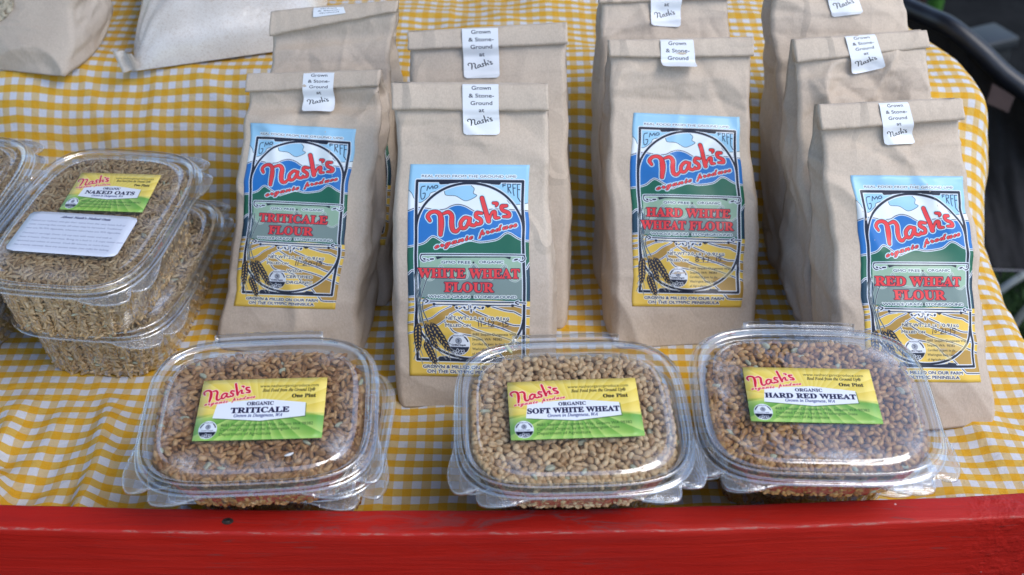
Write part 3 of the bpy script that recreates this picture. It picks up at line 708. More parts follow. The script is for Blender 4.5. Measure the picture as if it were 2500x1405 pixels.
# ------------------------------------------------------------------ dim things beyond the right end of the table
def beyond():
    fab = plain('black_nylon', (.008, .008, .010), .8, .35, .4, 60, .5)
    pad = plain('black_vinyl', (.010, .012, .018), .38, .5, .3, 40, .15)
    # sling chair: padded rim, fabric back, pale hem, two faded patches
    t = thing('camp_chair', 'black fabric camp chair with padded rim and faded patches beyond the table end', 'chair', at_depth(2450, 400, 150))
    o = np.array(at_depth(2450, 400, 150))
    rim = [at_depth(x, y, d) for x, y, d in ((2120, -40, 168), (2200, 10, 162), (2260, 38, 158), (2320, 66, 154), (2390, 122, 151), (2450, 180, 149), (2520, 235, 147), (2620, 330, 146))]
    rim = smooth(rim, n=8); V, F = tube(rim, 1.35, 12); build('rim', V - o, F, pad, t)
    top = smooth(rim, n=1)[::4] if False else rim
    k = len(top); rows = 14; G = []
    bot = np.array([at_depth(x, y, 142) for x, y in zip(np.linspace(2250, 2640, k), np.linspace(650, 662, k))])
    for i in range(rows):
        f = i / (rows - 1); p = top * (1 - f) + bot * f; p = p + np.array([0, 1.0, -.2]) * (4.5 * math.sin(f * math.pi))
        p[:, 1] += fbm(np.arange(k) * .25, np.full(k, f * 4)) * .8; G.append(p)
    build('fabric_back', np.concatenate(G) - o, grid_faces(rows, k), fab, t)
    V, F = tube(bot + np.array([0, -.4, 0]), .16, 8); build('hem', V - o, F, plain('grey_binding', (.12, .12, .14), .7), t)
    def patch(pts, d, col):
        n = 8; P = [at_depth(x, y, d) for x, y in pts]; a, b, c, e = P; G = [(a * (1 - u) + b * u) * (1 - v) + (e * (1 - u) + c * u) * v for v in np.linspace(0, 1, n) for u in np.linspace(0, 1, n)]
        G = np.array(G); V = np.concatenate([G, G + np.array([0, .25, 0])]); F = np.concatenate([grid_faces(n, n), grid_faces(n, n)[:, ::-1] + n * n])
        build('patch', V - o, F, plain('faded_patch', col, .8, .3, .15, 20), t)
    patch([(2424, 206), (2477, 238), (2462, 276), (2408, 252)], 143.5, (.075, .052, .050))
    patch([(2396, 300), (2412, 312), (2404, 352), (2392, 356)], 143.0, (.045, .038, .045))
    # grey crate behind it
    p = at_depth(2390, 95, 205)
    t = thing('plastic_crate', 'grey plastic crate half hidden behind the black camp chair', 'crate', p, (0, 0, R(24)))
    V, F = box(-6, 6, -3, 3, -14, 0, .8); build('crate_body', V, F, plain('grey_plastic', (.014, .017, .020), .5, .4), t)
    V, F = box(-6.6, 6.6, -3.5, 3.5, -1.6, .6, .5); build('crate_rim', V, F, plain('grey_plastic', (.020, .024, .028), .5, .4), t)
    # green post
    a, b = at_depth(2300, -60, 215), at_depth(2268, 75, 215)
    t = thing('green_post', 'slim green post standing behind the table at top right', 'post', b)
    V, F = tube(np.array([b + (a - b) * f for f in np.linspace(-1.2, 1.2, 8)]), 1.5, 12); build('shaft', V - b, F, plain('green_paint', (.03, .11, .012), .5, .4), t)
    V, F = tube(np.array([b + (a - b) * f for f in np.linspace(-.04, .06, 3)]), 1.9, 12); build('collar', V - b, F, plain('green_paint', (.035, .12, .02), .5, .4), t)
    a, b = at_depth(2228, -60, 230), at_depth(2212, 60, 230)
    t = thing('wooden_post', 'dark brown wooden post beside the green post', 'post', b)
    V, F = box(-2.2, 2.2, -2.2, 2.2, -40, 40, .3); build('shaft', V, F, plain('dark_wood', (.028, .016, .010), .7, .3), t)
    V, F = box(-2.6, 2.6, -2.6, 2.6, -3, -1.2, .15); build('band', V, F, plain('dark_wood', (.018, .012, .009), .7, .3), t)
    # white hose loops near the ground
    hm = plain('white_rubber', (.17, .18, .17), .45, .5, .1)
    P = smooth([at_depth(x, y, d) for x, y, d in ((2700, 560, 158), (2600, 615, 156), (2520, 660, 152), (2470, 690, 148), (2436, 712, 146), (2380, 730, 145))], n=8)
    V, F = tube(P, .62, 10); o = build('hose', V, F, hm); tag(o, 'white hose curving through the dark, the upper of two loops', 'hose', 'white hoses beyond the table end')
    P = smooth([at_depth(x, y, d) for x, y, d in ((2640, 640, 132), (2560, 700, 132), (2500, 762, 132), (2466, 810, 132), (2440, 860, 132), (2425, 930, 132))], n=8)
    V, F = tube(P, .60, 10); o = build('hose', V, F, hm); tag(o, 'white hose curving down beside the table end, the lower of two loops', 'hose', 'white hoses beyond the table end')
    # weeds
    g = np.random.default_rng(5); V = []; F = []
    for i in range(900):
        b = at_depth(g.uniform(2430, 2620), g.uniform(690, 860), g.uniform(150, 170)); h = g.uniform(1, 3.2); a = g.uniform(0, 6.28); w = g.uniform(.15, .4)
        d = np.array([math.cos(a), math.sin(a), 0]); q = np.array([-d[1], d[0], 0]) * w; tip = b + d * h * .6 + np.array([0, 0, h])
        mid = b + d * h * .25 + np.array([0, 0, h * .6]); k = len(V); V += [b - q * .4, b + q * .4, mid + q, tip, mid - q]; F.append((k, k + 1, k + 2, k + 3, k + 4))
    o = build('weeds', V, F, plain('weed_green', (.020, .050, .010), .7, .3, .5, 50, 0)); tag(o, 'low green weeds in the shade behind the hoses', 'weeds', kind='stuff')
beyond()
# ------------------------------------------------------------------ paper bags
KRAFT = mat_kraft()
PEN = ink(52, 46, 52)

def creases(g, n, W, L, amp, lo=0.0, hi=1.0):
    return [(g.uniform(-W / 2, W / 2), g.uniform(lo, hi) * L, g.uniform(0, math.pi), g.uniform(1.2, 4.5), g.uniform(.4, 1) * amp * g.choice([-1, 1]), g.uniform(.25, .7)) for _ in range(n)]
def crease_field(cs, X, S):
    d = np.zeros(np.broadcast(X, S).shape)
    for cx, cs_, a, ln, am, sg in cs:
        u = (X - cx) * math.cos(a) + (S - cs_) * math.sin(a); v = -(X - cx) * math.sin(a) + (S - cs_) * math.cos(a)
        d += am * np.exp(-np.abs(v) / sg) * np.exp(-(u / ln) ** 2)
    return d

class Bag:
    """a gusseted paper bag standing on a level, leaning back; px arguments are the corners of its front as seen in the photograph"""
    def __init__(s, name, label, BL, BR, TL, TR, lean, yaw=0, depth=6.2, z0=0, belly=.55, seed=1, wid=None, crinkle=.07, ncr=26, top_cr=10, group=None, cat='bag', mat=None, waist=None, dip=.12, wob=.14):
        s.dip = dip; s.wob = wob; s.fh = 1.6
        g = np.random.default_rng(seed); s.g = g
        be, ps = R(lean), R(yaw)
        n = np.array([math.sin(ps) * math.cos(be), -math.cos(ps) * math.cos(be), math.sin(be)])
        xd = np.array([math.cos(ps), math.sin(ps), 0])
        Bm = on_level((BL[0] + BR[0]) / 2, (BL[1] + BR[1]) / 2, z0)
        bl, br, tl, tr = (on_plane(p[0], p[1], Bm, n) for p in (BL, BR, TL, TR))
        wb = np.dot(br - bl, xd); s.B = Bm; s.T = (tl + tr) / 2; s.xb = xd; s.xt = unit(tr - tl); wt = np.linalg.norm(tr - tl)
        s.n = n; s.L = np.linalg.norm(s.T - s.B); s.back = np.array([-math.sin(ps), math.cos(ps), 0]); s.depth = depth; s.belly = belly
        s.wk = wid or [(0, wb), (.12, wb * 1.0), (.5, wb * .4 + wt * .6 + .25), (.9, wt), (1, wt)]
        s.seed = seed; s.crinkle = crinkle
        s.cf = creases(g, ncr, 11, s.L, crinkle) + creases(g, top_cr, 11, s.L, crinkle * 1.8, .74, .93)
        for t_, a_, k_ in ((.23, .035, .11), (.27, -.05, -.06), (.87, .03, .13), (.83, -.04, -.09), (.62, .5, .07)):      # where the paper was folded flat
            s.cf.append((g.uniform(-1, 1), (t_ + g.uniform(-.03, .03)) * s.L, a_ + g.uniform(-.05, .05), 9, k_ * (.6 + crinkle * 5), .22))
        s.cs = creases(g, 18, 6, s.L, crinkle * 2.2)
        s.root = thing(name, label, cat, s.B, (0, 0, 0), group)
        s.mat = mat or KRAFT
        s.body()
    def w(s, t):
        k = s.wk; t = np.asarray(t, float); v = np.interp(t, [a for a, _ in k], [b for _, b in k]);
        return v
    def thick(s, t):
        t = np.asarray(t, float); return s.depth * np.clip(1 - np.clip(t, 0, 1) ** 2.1, 0, 1) ** .8 + .25
    def xdir(s, t): t = np.asarray(t)[..., None]; v = s.xb * (1 - t) + s.xt * t; return v / np.linalg.norm(v, axis=-1, keepdims=True)
    def relief(s, X, S, t, u):
        fill = np.clip(1.15 - t, 0, 1) ** .5 * np.clip(t * 9, 0, 1)
        r = s.belly * (1 - np.abs(u) ** 2.6) * np.sin(np.clip(t * 1.05, 0, 1) ** .75 * np.pi) ** .6 * fill
        r = r + fbm(X * .16 + s.seed * 3.7, S * .16 + s.seed * 1.3, 3) * .13 * np.clip((1 - t) * 8, .2, 1)
        r = r + crease_field(s.cf, X, S) * np.clip((1 - t) * 14, 0, 1)
        rd = 1 - np.abs(vnoise(X * .21 + s.seed * 5.1 + S * .06, S * .17 + s.seed * 2.3)) * 2.4
        r = r + s.crinkle * 2.8 * np.clip(rd, 0, 1) ** 1.3 * np.clip((1 - t) * 10, 0, 1)
        r = r - s.dip * np.exp(-((S - (s.L - s.fh - .9)) / .9) ** 2) * (1 - .5 * np.abs(u + .2 * math.sin(s.seed)) ** 2)
        return r
    def front(s, u, t, off=0.0):
        u = np.asarray(u, float); t = np.asarray(t, float); w = s.w(t); X = u * w / 2; S = t * s.L
        r = s.relief(X, S, t, u) - .32 * np.clip((np.abs(u) - .93) / .07, 0, 1) ** 2 + off
        X = X + s.wob * (1.3 * fbm(t * 5 + s.seed, np.sign(u) * 3 + s.seed * .7 + 0 * t) * np.abs(u)) * np.clip(t * 6, 0, 1) * np.clip((1 - t) * 8, 0, 1)
        p = s.B + (s.T - s.B) * t[..., None] + s.xdir(t) * X[..., None] + s.n * r[..., None]
        return p
    def body(s):
        rows, NU, NS, NB = 130, 76, 20, 16
        t = np.concatenate([np.linspace(0, .06, 8), np.linspace(.06, .94, rows - 18)[1:], np.linspace(.94, 1, 11)[1:]]); rows = len(t)
        uf = np.sin(np.linspace(-1, 1, NU) * np.pi / 2) * .35 + np.linspace(-1, 1, NU) * .65
        U, T = np.meshgrid(uf, t); Fr = s.front(U, T)
        th = s.thick(t)[:, None, None]
        e = lambda i: Fr[:, i:i + 1]
        bk = s.back[None, None] * th
        def side(edge, sg):
            k = np.linspace(0, 1, NS + 2)[1:-1][None, :, None]
            base = edge + bk * k
            g_in = (s.depth - s.thick(t)) * .42 * np.clip(t * 1.3, 0, 1)
            tri = 1 - np.abs(2 * k - 1)
            sh = -sg * g_in[:, None, None] * tri ** .85
            puff = sg * (.30 * np.sin(np.pi * k)) * np.clip(1.2 - t, 0, 1)[:, None, None]
            cr = crease_field(s.cs, (k[..., 0] - .5) * 6, (t * s.L)[:, None])[..., None] * np.clip(1 - t, .0, 1)[:, None, None] * sg
            soft = sg * .12 * fbm(k[..., 0] * 2 + s.seed, (t * s.L)[:, None] * .3)[..., None] * np.clip((1 - t) * 4, 0, 1)[:, None, None]
            return base + s.xdir(t)[:, None] * (sh + puff + cr + soft)
        Rt = side(e(NU - 1), 1); Lf = side(e(0), -1)[:, ::-1]
        ub = np.linspace(1, -1, NB); Bk = e(0) + (e(NU - 1) - e(0)) * ((ub + 1) / 2)[None, :, None] + bk + s.back * (.25 * (1 - np.abs(ub) ** 3))[None, :, None] * np.sin(np.pi * t)[:, None, None]
        G = np.concatenate([Fr, Rt, Bk, Lf], 1); c = G.shape[1]
        # paper creases round the foot
        lift = np.clip(1 - t / .03, 0, 1)[:, None]
        ctr = G[0].mean(0); G = G - (G - ctr) * (lift * .035)[..., None]
        G[0, :, 2] = np.maximum(G[0, :, 2], s.B[2] + .02)
        G[..., 2] = np.where(G[..., 2] < s.B[2] + .02, s.B[2] + .02, G[..., 2])
        V = G.reshape(-1, 3) - s.B; F = [tuple(f) for f in grid_faces(rows, c, True)] + [tuple(range(c))[::-1], tuple(range((rows - 1) * c, rows * c))]
        s.paper = build('paper_body', V, F, s.mat, s.root)
    def fold(s, h=1.85, ragged=True, tilt=0.0):
        """the rolled-down top: a flattened roll standing proud of the face"""
        n = 70; u = np.linspace(-1.012, 1.012, n); prof = []
        hh = h / s.L
        # profile round the roll: (t offset from the top, out)
        pr = [(-.93, -.02), (-1.03, .20), (-1.05, .38), (-.97, .50), (-.90, .52), (-.5, .46), (-.12, .42), (-.02, .32), (.02, .12), (.0, -.12), (-.1, -.26), (-.5, -.30), (-.95, -.26)]
        V = []
        for i, uu in enumerate(u):
            wv = fbm(np.array(uu * 2.2 + s.seed), np.array(.5)) * .05
            for a, o in pr:
                t = 1 + (a * (hh + tilt / s.L * uu)) + wv * .04; t0 = np.clip(t, 0, 1.2)
                rag = .012 * vnoise(np.array(a * 5 + s.seed * 3.0), np.array(uu * 3)) * (1 if abs(uu) > .98 and ragged else 0)
                X = (uu + rag) * s.w(1.0) / 2
                p = s.B + (s.T - s.B) * t0 + s.xt * X + s.n * (o + wv * .7 + .03 * fbm(np.array(uu * 9), np.array(a * 2 + s.seed)))
                V.append(p)
        c = len(pr); F = [tuple(f[::-1]) for f in grid_faces(n, c, True)] + [tuple(range(c)), tuple(range((n - 1) * c, n * c))[::-1]]
        build('rolled_top', np.array(V) - s.B, F, s.mat, s.root); s.fh = h; s.ftilt = tilt
        return s
    def uv_of(s, px, py):
        """bag-face coordinates of a point seen in the photograph"""
        p = on_plane(px, py, s.B + s.n * .3, s.n); t = np.dot(p - s.B, s.T - s.B) / s.L ** 2
        for _ in range(3):
            xd = s.xdir(np.array(t)); X = np.dot(p - s.B - (s.T - s.B) * t, xd); t = np.dot(p - s.B - xd * X, s.T - s.B) / s.L ** 2
        return np.array([X * 2 / s.w(t), t])
    def label(s, px, im, cname='front_label', off=.035, label=None):
        a, b, c, d = (s.uv_of(*p) for p in px); nu, nv = 36, 60; G = []; UV = []
        for j in range(nv):
            v = j / (nv - 1)
            for i in range(nu):
                u = i / (nu - 1); G.append((a * (1 - u) + b * u) * (1 - v) + (d * (1 - u) + c * u) * v); UV.append((u, 1 - v))
        G = np.array(G); P = s.front(G[:, 0], G[:, 1], off)
        Pb = s.front(G[:, 0], G[:, 1], off - .03)
        k = nu * nv; F = grid_faces(nv, nu)[:, ::-1]
        rimi = np.concatenate([np.arange(nu), np.arange(1, nv) * nu + nu - 1, np.arange(nu - 2, -1, -1) + (nv - 1) * nu, np.arange(nv - 2, 0, -1) * nu])
        Fr = np.stack([rimi, np.roll(rimi, -1), np.roll(rimi, -1) + k, rimi + k], 1)
        o = build(cname, np.concatenate([P, Pb]) - s.B, np.concatenate([F, Fr]), mat_print(im), s.root, uv=np.array(UV + UV))
        return o
    def sticker(s, px, im, cover=True, turned=0.0):
        """white strip from the crest of the roll down on to the face; px = its four corners in the photograph"""
        a, b, c, d = (s.uv_of(*p) for p in px); nu, nv = 14, 44; P = []; UV = []; g = s.fh / s.L; dip0 = s.dip; s.dip = dip0 * .35; sh = max(a[1], b[1]) - .997
        if sh > 0: a = a - np.array([0, sh]); b = b - np.array([0, sh])
        top = (a[1] + b[1]) / 2
        for j in range(nv):
            v = j / (nv - 1)
            for i in range(nu):
                u = i / (nu - 1)
                uu = u
                if v > .93: # rounded lower corners
                    q = (v - .93) / .07; cut = .09 * (1 - math.sqrt(max(0, 1 - q * q))); uu = cut + u * (1 - 2 * cut)
                g2 = (a * (1 - uu) + b * uu) * (1 - v) + (d * (1 - uu) + c * uu) * v
                x, t = g2; fe = 1 - g - s.ftilt / s.L * x
                k = np.clip((t - (fe - .035)) / .035, 0, 1)            # 1 on the roll, 0 on the face
                k = k * k * (3 - 2 * k)
                t = min(t, 1.0)
                pf = s.front(np.array(x), np.array(t), .13) if t < .995 else s.front(np.array(x), np.array(.995), .13)
                pr = s.B + (s.T - s.B) * t + s.xt * (x * s.w(1.0) / 2) + s.n * (.56 - .26 * max(0, (t - .985) / .015) ** 2)
                w = .05 * math.sin(u * 5 + s.seed) * (1 - k) * v
                if turned and v > 1 - turned: pf = pf + s.n * ((v - 1 + turned) * 3.2)
                P.append(pr * k + pf * (1 - k) + s.n * w); UV.append((uu, 1 - v))
        s.dip = dip0; P = np.array(P); k = nu * nv
        o = build('closing_sticker', np.concatenate([P, P - s.n * .03]) - s.B, np.concatenate([grid_faces(nv, nu)[:, ::-1], grid_faces(nv, nu) + k]), mat_print(im, .45), s.root, uv=np.array(UV + UV))
        return s

IM_SEAL = seal_strip(); BASE = flour_base()
def date_strokes(kind):
    d = {'11-12-15': [[(1345, 420), (1350, 495)], [(1385, 418), (1390, 495)], [(1420, 470), (1455, 466)], [(1500, 420), (1505, 500)], [(1535, 435), (1570, 425), (1575, 455), (1530, 500), (1600, 495)], [(1640, 465), (1680, 462)], [(1715, 430), (1720, 505)], [(1800, 420), (1760, 425), (1755, 455), (1795, 465), (1785, 495), (1745, 500)]],
         '11-20-15': [[(1360, 430), (1350, 505)], [(1395, 430), (1388, 505)], [(1420, 472), (1455, 468)], [(1480, 440), (1520, 430), (1520, 460), (1475, 505), (1540, 500)], [(1580, 440), (1560, 480), (1590, 500), (1615, 460), (1580, 440)], [(1640, 470), (1675, 468)], [(1705, 430), (1700, 505)], [(1790, 425), (1745, 430), (1740, 455), (1780, 465), (1770, 495), (1730, 500)]],
         '8-17-15': [[(1400, 440), (1350, 435), (1355, 465), (1400, 480), (1380, 505), (1345, 490), (1380, 455), (1400, 440)], [(1470, 430), (1475, 515)], [(1445, 475), (1500, 472)], [(1520, 435), (1560, 440), (1545, 515)], [(1595, 475), (1602, 478)], [(1690, 425), (1685, 500)], [(1770, 415), (1735, 420), (1725, 455), (1760, 465), (1750, 490), (1715, 495)]],
         '10-21-15': [[(1360, 430), (1352, 505)], [(1420, 460), (1395, 450), (1390, 485), (1415, 490), (1420, 460)], [(1440, 470), (1470, 468)], [(1500, 440), (1535, 435), (1530, 465), (1490, 505), (1550, 500)], [(1580, 440), (1575, 505)], [(1605, 470), (1640, 468)], [(1665, 430), (1660, 505)], [(1745, 425), (1705, 430), (1700, 455), (1735, 465), (1730, 495), (1690, 500)]]}[kind]
    return [(q, PEN) for q in d]
L_TRI = flour_label(BASE, [('TRITICALE', .50, .945, .66), ('FLOUR', .49, 1.062, .43)], .078, date_strokes('11-20-15'), 'short')
L_WHI = flour_label(BASE, [('WHITE WHEAT', .50, .945, .83), ('FLOUR', .50, 1.062, .40)], .078, date_strokes('11-12-15'), 'long')
L_HAR = flour_label(BASE, [('HARD WHITE', .50, .945, .74), ('WHEAT FLOUR', .49, 1.062, .82)], .078, date_strokes('8-17-15'), 'long')
L_RED = flour_label(BASE, [('RED WHEAT', .50, .945, .76), ('FLOUR', .50, 1.062, .46)], .078, date_strokes('10-21-15'), 'long')

GF = 'kraft paper flour bags standing in the front row'
GM = 'kraft paper flour bags standing in the second row'
def bags():
    b = Bag('flour_bag', 'kraft flour bag with the white wheat label, nearest the camera', (972, 1002), (1352, 994), (960, 203), (1335, 206), 34, 0, 6.0, seed=4, wid=None, crinkle=.06, belly=.5, group=GF)
    b.fold(1.85); b.label([(996, 401), (1292, 403), (1291, 922), (1003, 918)], L_WHI); b.sticker([(1129, 200), (1217, 200), (1219, 330), (1131, 330)], IM_SEAL)
    b = Bag('flour_bag', 'kraft flour bag with the triticale label and a gaping roll, leftmost of the front row', (528, 872), (866, 868), (609, 182), (928, 172), 36, -9, 6.0, seed=11, crinkle=.10, belly=.8, dip=.95, wob=.3, group=GF)
    b.fold(1.3, tilt=-.08); b.label([(614, 301), (862, 316), (826, 756), (568, 747)], L_TRI); b.sticker([(744, 172), (819, 172), (811, 273), (737, 272)], IM_SEAL)
    b = Bag('flour_bag', 'kraft flour bag with the hard white wheat label, its closing sticker curled up short', (1500, 842), (1842, 850), (1487, 100), (1834, 92), 35, 4, 6.0, seed=23, crinkle=.13, dip=.3, wob=.25, belly=.55, group=GF,
            wid=None)
    b.fold(1.35, tilt=.10); b.label([(1547, 275), (1811, 286), (1806, 751), (1541, 748)], L_HAR); b.sticker([(1611, 92), (1691, 92), (1698, 168), (1613, 166)], seal_short(), turned=.3)
    b = Bag('flour_bag', 'kraft flour bag with the red wheat label, rightmost of the front row', (2078, 1062), (2436, 1044), (1996, 258), (2341, 242), 35, 7, 6.0, seed=31, crinkle=.11, dip=.35, wob=.3, belly=.5, group=GF)
    b.fold(1.6, tilt=-.14); b.label([(2082, 428), (2353, 431), (2396, 933), (2122, 931)], L_RED); b.sticker([(2142, 246), (2213, 243), (2240, 350), (2160, 355)], IM_SEAL)
    # second row
    b = Bag('flour_bag', 'kraft bag behind the triticale bag with a slanting crease across its face', (596, 745), (948, 735), (666, 28), (970, 2), 34, -6, 6.0, seed=41, crinkle=.12, dip=.6, wob=.3, group=GM)
    b.fold(1.4, tilt=-.5); b.label([(702, 196), (938, 190), (948, 600), (692, 600)], L_TRI); b.sticker([(769, -10), (842, -12), (846, 34), (766, 44)], seal_short(), turned=.3)
    b = Bag('flour_bag', 'smooth kraft bag directly behind the white wheat bag', (1000, 812), (1384, 790), (999, 78), (1382, 56), 35, -2, 6.0, seed=47, crinkle=.03, group=GM)
    b.fold(1.5, tilt=.12); b.sticker([(1128, 62), (1216, 60), (1220, 190), (1133, 192)], IM_SEAL)
    b = Bag('flour_bag', 'kraft bag behind the hard white wheat bag, its roll cut by the photo top', (1470, 722), (1800, 722), (1462, -40), (1782, -52), 35, 4, 6.0, seed=53, crinkle=.12, wob=.3, group=GM)
    b.fold(1.6); b.sticker([(1588, -62), (1664, -64), (1663, 66), (1587, 64)], IM_SEAL)
    b = Bag('flour_bag', 'crumpled kraft bag behind the red wheat bag, second of the right column', (1990, 872), (2350, 862), (1938, 98), (2257, 74), 35, 7, 6.0, seed=59, crinkle=.24, ncr=34, dip=.4, wob=.35, group=GM)
    b.fold(1.5, tilt=-.2); b.sticker([(2060, 84), (2133, 78), (2160, 166), (2083, 182)], IM_SEAL)
    b = Bag('flour_bag', 'kraft bag at the back of the right column, its roll cut by the photo top', (1920, 712), (2280, 708), (1888, -60), (2202, -72), 34, 6, 6.0, seed=61, crinkle=.14, wob=.3, group=None)
    b.fold(1.6); b.sticker([(2008, -72), (2080, -75), (2100, 36), (2030, 44)], IM_SEAL)

def seal_short():
    S = Sheet(200, 1.0, ink(222, 228, 244)); k = ink(60, 64, 82)
    for t, y, w in (('Grown', .20, .53), ('& Stone-', .46, .70), ('Ground', .72, .60)): S.text(t, .50, y, w, .13, k, bold=.003)
    return S.image('print')
bags()

def rear_left():
    # kraft bag with a round window of rolled oats
    b = Bag('oat_bag', 'crumpled kraft bag with a round window of rolled oats at top left', (-170, 168), (166, 176), (-130, -260), (215, -250), 40, -12, 7.0, z0=10.2, seed=71, crinkle=.16, wob=.4, belly=1.0, cat='bag')
    b.fold(1.8)
    c = b.uv_of(-2, 8); n = 40; t = np.linspace(0, 2 * np.pi, n, endpoint=False); rr = 1.95
    ring = []
    for k in (1.0, .75, .5, .25, .01):
        ring.append(b.front(c[0] + rr * k * np.cos(t) * 2 / b.w(c[1]), c[1] + rr * k * np.sin(t) / b.L, .04))
    V = np.concatenate(ring) - b.B
    film = M('window_film'); film.set(Roughness=.12); film.l(film.ramp(film.noise(160, 2, .5, film.coord()), [(.35, (.20, .15, .09)), (.6, (.42, .34, .24))]), film.b.inputs['Base Color'])
    build('window', V, grid_faces(5, n, True), film.m, b.root)
    # oats pressed against the window
    g = np.random.default_rng(9); gv = []; gf = []
    q = np.linspace(0, 2 * np.pi, 8, endpoint=False)
    for i in range(240):
        a, r = g.uniform(0, 6.28), rr * math.sqrt(g.uniform(0, .93)); u, s = c[0] + r * math.cos(a) * 2 / b.w(c[1]), c[1] + r * math.sin(a) / b.L
        p = b.front(np.array(u), np.array(s), .07 + g.uniform(0, .06)) - b.B; ax = unit(g.normal(size=3)); ax = unit(ax - b.n * np.dot(ax, b.n) * .9); bx = unit(np.cross(b.n + g.normal(size=3) * .25, ax)); k = len(gv)
        nn = unit(np.cross(ax, bx)); nn = nn if np.dot(nn, b.n) > 0 else -nn
        for w in q: gv.append(p + ax * .30 * math.cos(w) + bx * .17 * math.sin(w))
        gv.append(p + nn * .06); gf += [(k + j, k + (j + 1) % 8, k + 8) for j in range(8)]
    o = build('rolled_oats', gv, gf, plain('rolled_oat', (.56, .47, .33), .6, .3, .35, 200, .2), b.root); o['kind'] = 'stuff'
    # clear bag of flour
    m = M('bagged_flour'); co = m.coord()
    sp = m.ramp(m.noise(900, 2, .6, co), [(.52, (.72, .67, .60)), (.64, (.44, .33, .23))])
    m.l(m.mix(.5, sp, m.ramp(m.noise(25, 4, .6, co), [(.3, (.58, .52, .45)), (.7, (.78, .74, .68))])), m.b.inputs['Base Color']); m.set(Roughness=.5)
    m.b.inputs['Coat Weight'].default_value = .85; m.b.inputs['Coat Roughness'].default_value = .12
    bn = m.bump(m.noise(22, 5, .6, co, 1.5), .6, .004); m.l(bn, m.b.inputs['Coat Normal']); m.l(m.bump(m.noise(60, 3, .6, co), .2, .001), m.b.inputs['Normal'])
    o = tag_sack(m.m)

def tag_sack(mat):
    c = [on_level(*p, 10.2) for p in ((322, 176), (780, 112), (395, -190), (850, -260))]
    nu, nv = 110, 80; U, W = np.meshgrid(np.linspace(-1, 1, nu), np.linspace(-1, 1, nv)); g = np.random.default_rng(4)
    def q(u, w): a = (u[..., None] + 1) / 2; b = (w[..., None] + 1) / 2; return (c[0] * (1 - a) + c[1] * a) * (1 - b) + (c[2] * (1 - a) + c[3] * a) * b
    base = q(U, W); ctr = (c[0] + c[3]) / 2; up = 6.4
    prof = np.clip(1 - np.abs(U) ** 3.2, 0, 1) ** .55 * np.clip(1 - np.abs(W) ** 3.6, 0, 1) ** .5
    X, Y = base[..., 0], base[..., 1]
    rid = np.clip(1 - np.abs(vnoise(X * .22 + 4, Y * .16 + 2)) * 2.2, 0, 1) ** 1.6 * .38 + fbm(X * .18, Y * .18) * .45
    rad = np.arctan2(W + 1, U + 1); pull = .35 * np.sin(rad * 16) * np.exp(-np.hypot(U + 1, W + 1) * 3.0)      # pleats run out of the pinched corner
    top = base.copy(); top[..., 2] = 10.25 + prof * (up + rid) + pull * (prof > .02)
    bot = base.copy(); bot[..., 2] = 10.22 - 0 * U
    bul = (1 - prof)[..., None] * 0
    out = unit(c[0] - c[2]); top[..., :3] += out * (.9 * prof * (1 - np.clip(W + 1, 0, 1)))[..., None]
    t = thing('flour_sack', 'plump clear plastic bag of pale speckled flour lying on the upper step', 'bag', ctr)
    k = nu * nv
    build('flour_fill', np.concatenate([top.reshape(-1, 3), bot.reshape(-1, 3)]) - ctr, np.concatenate([grid_faces(nv, nu), grid_faces(nv, nu)[:, ::-1] + k]), mat, t)
    p = on_level(300, 178, 10.35); q1 = on_level(273, 124, 12.3); q2 = on_level(322, 132, 12.2); q3 = on_level(340, 168, 10.5); n = 10; G = []
    for v in np.linspace(0, 1, n):
        for u in np.linspace(0, 1, n):
            G.append((q1 * (1 - u) + q2 * u) * (1 - v) + (p * (1 - u) + q3 * u) * v + np.array([0, -1, .3]) * .35 * math.sin(u * 9) * (1 - v * .5))
    G = np.array(G); build('pinched_corner', np.concatenate([G, G + np.array([.02, .12, 0])]) - ctr, np.concatenate([grid_faces(n, n)[:, ::-1], grid_faces(n, n) + n * n]), mat, t)
rear_left()
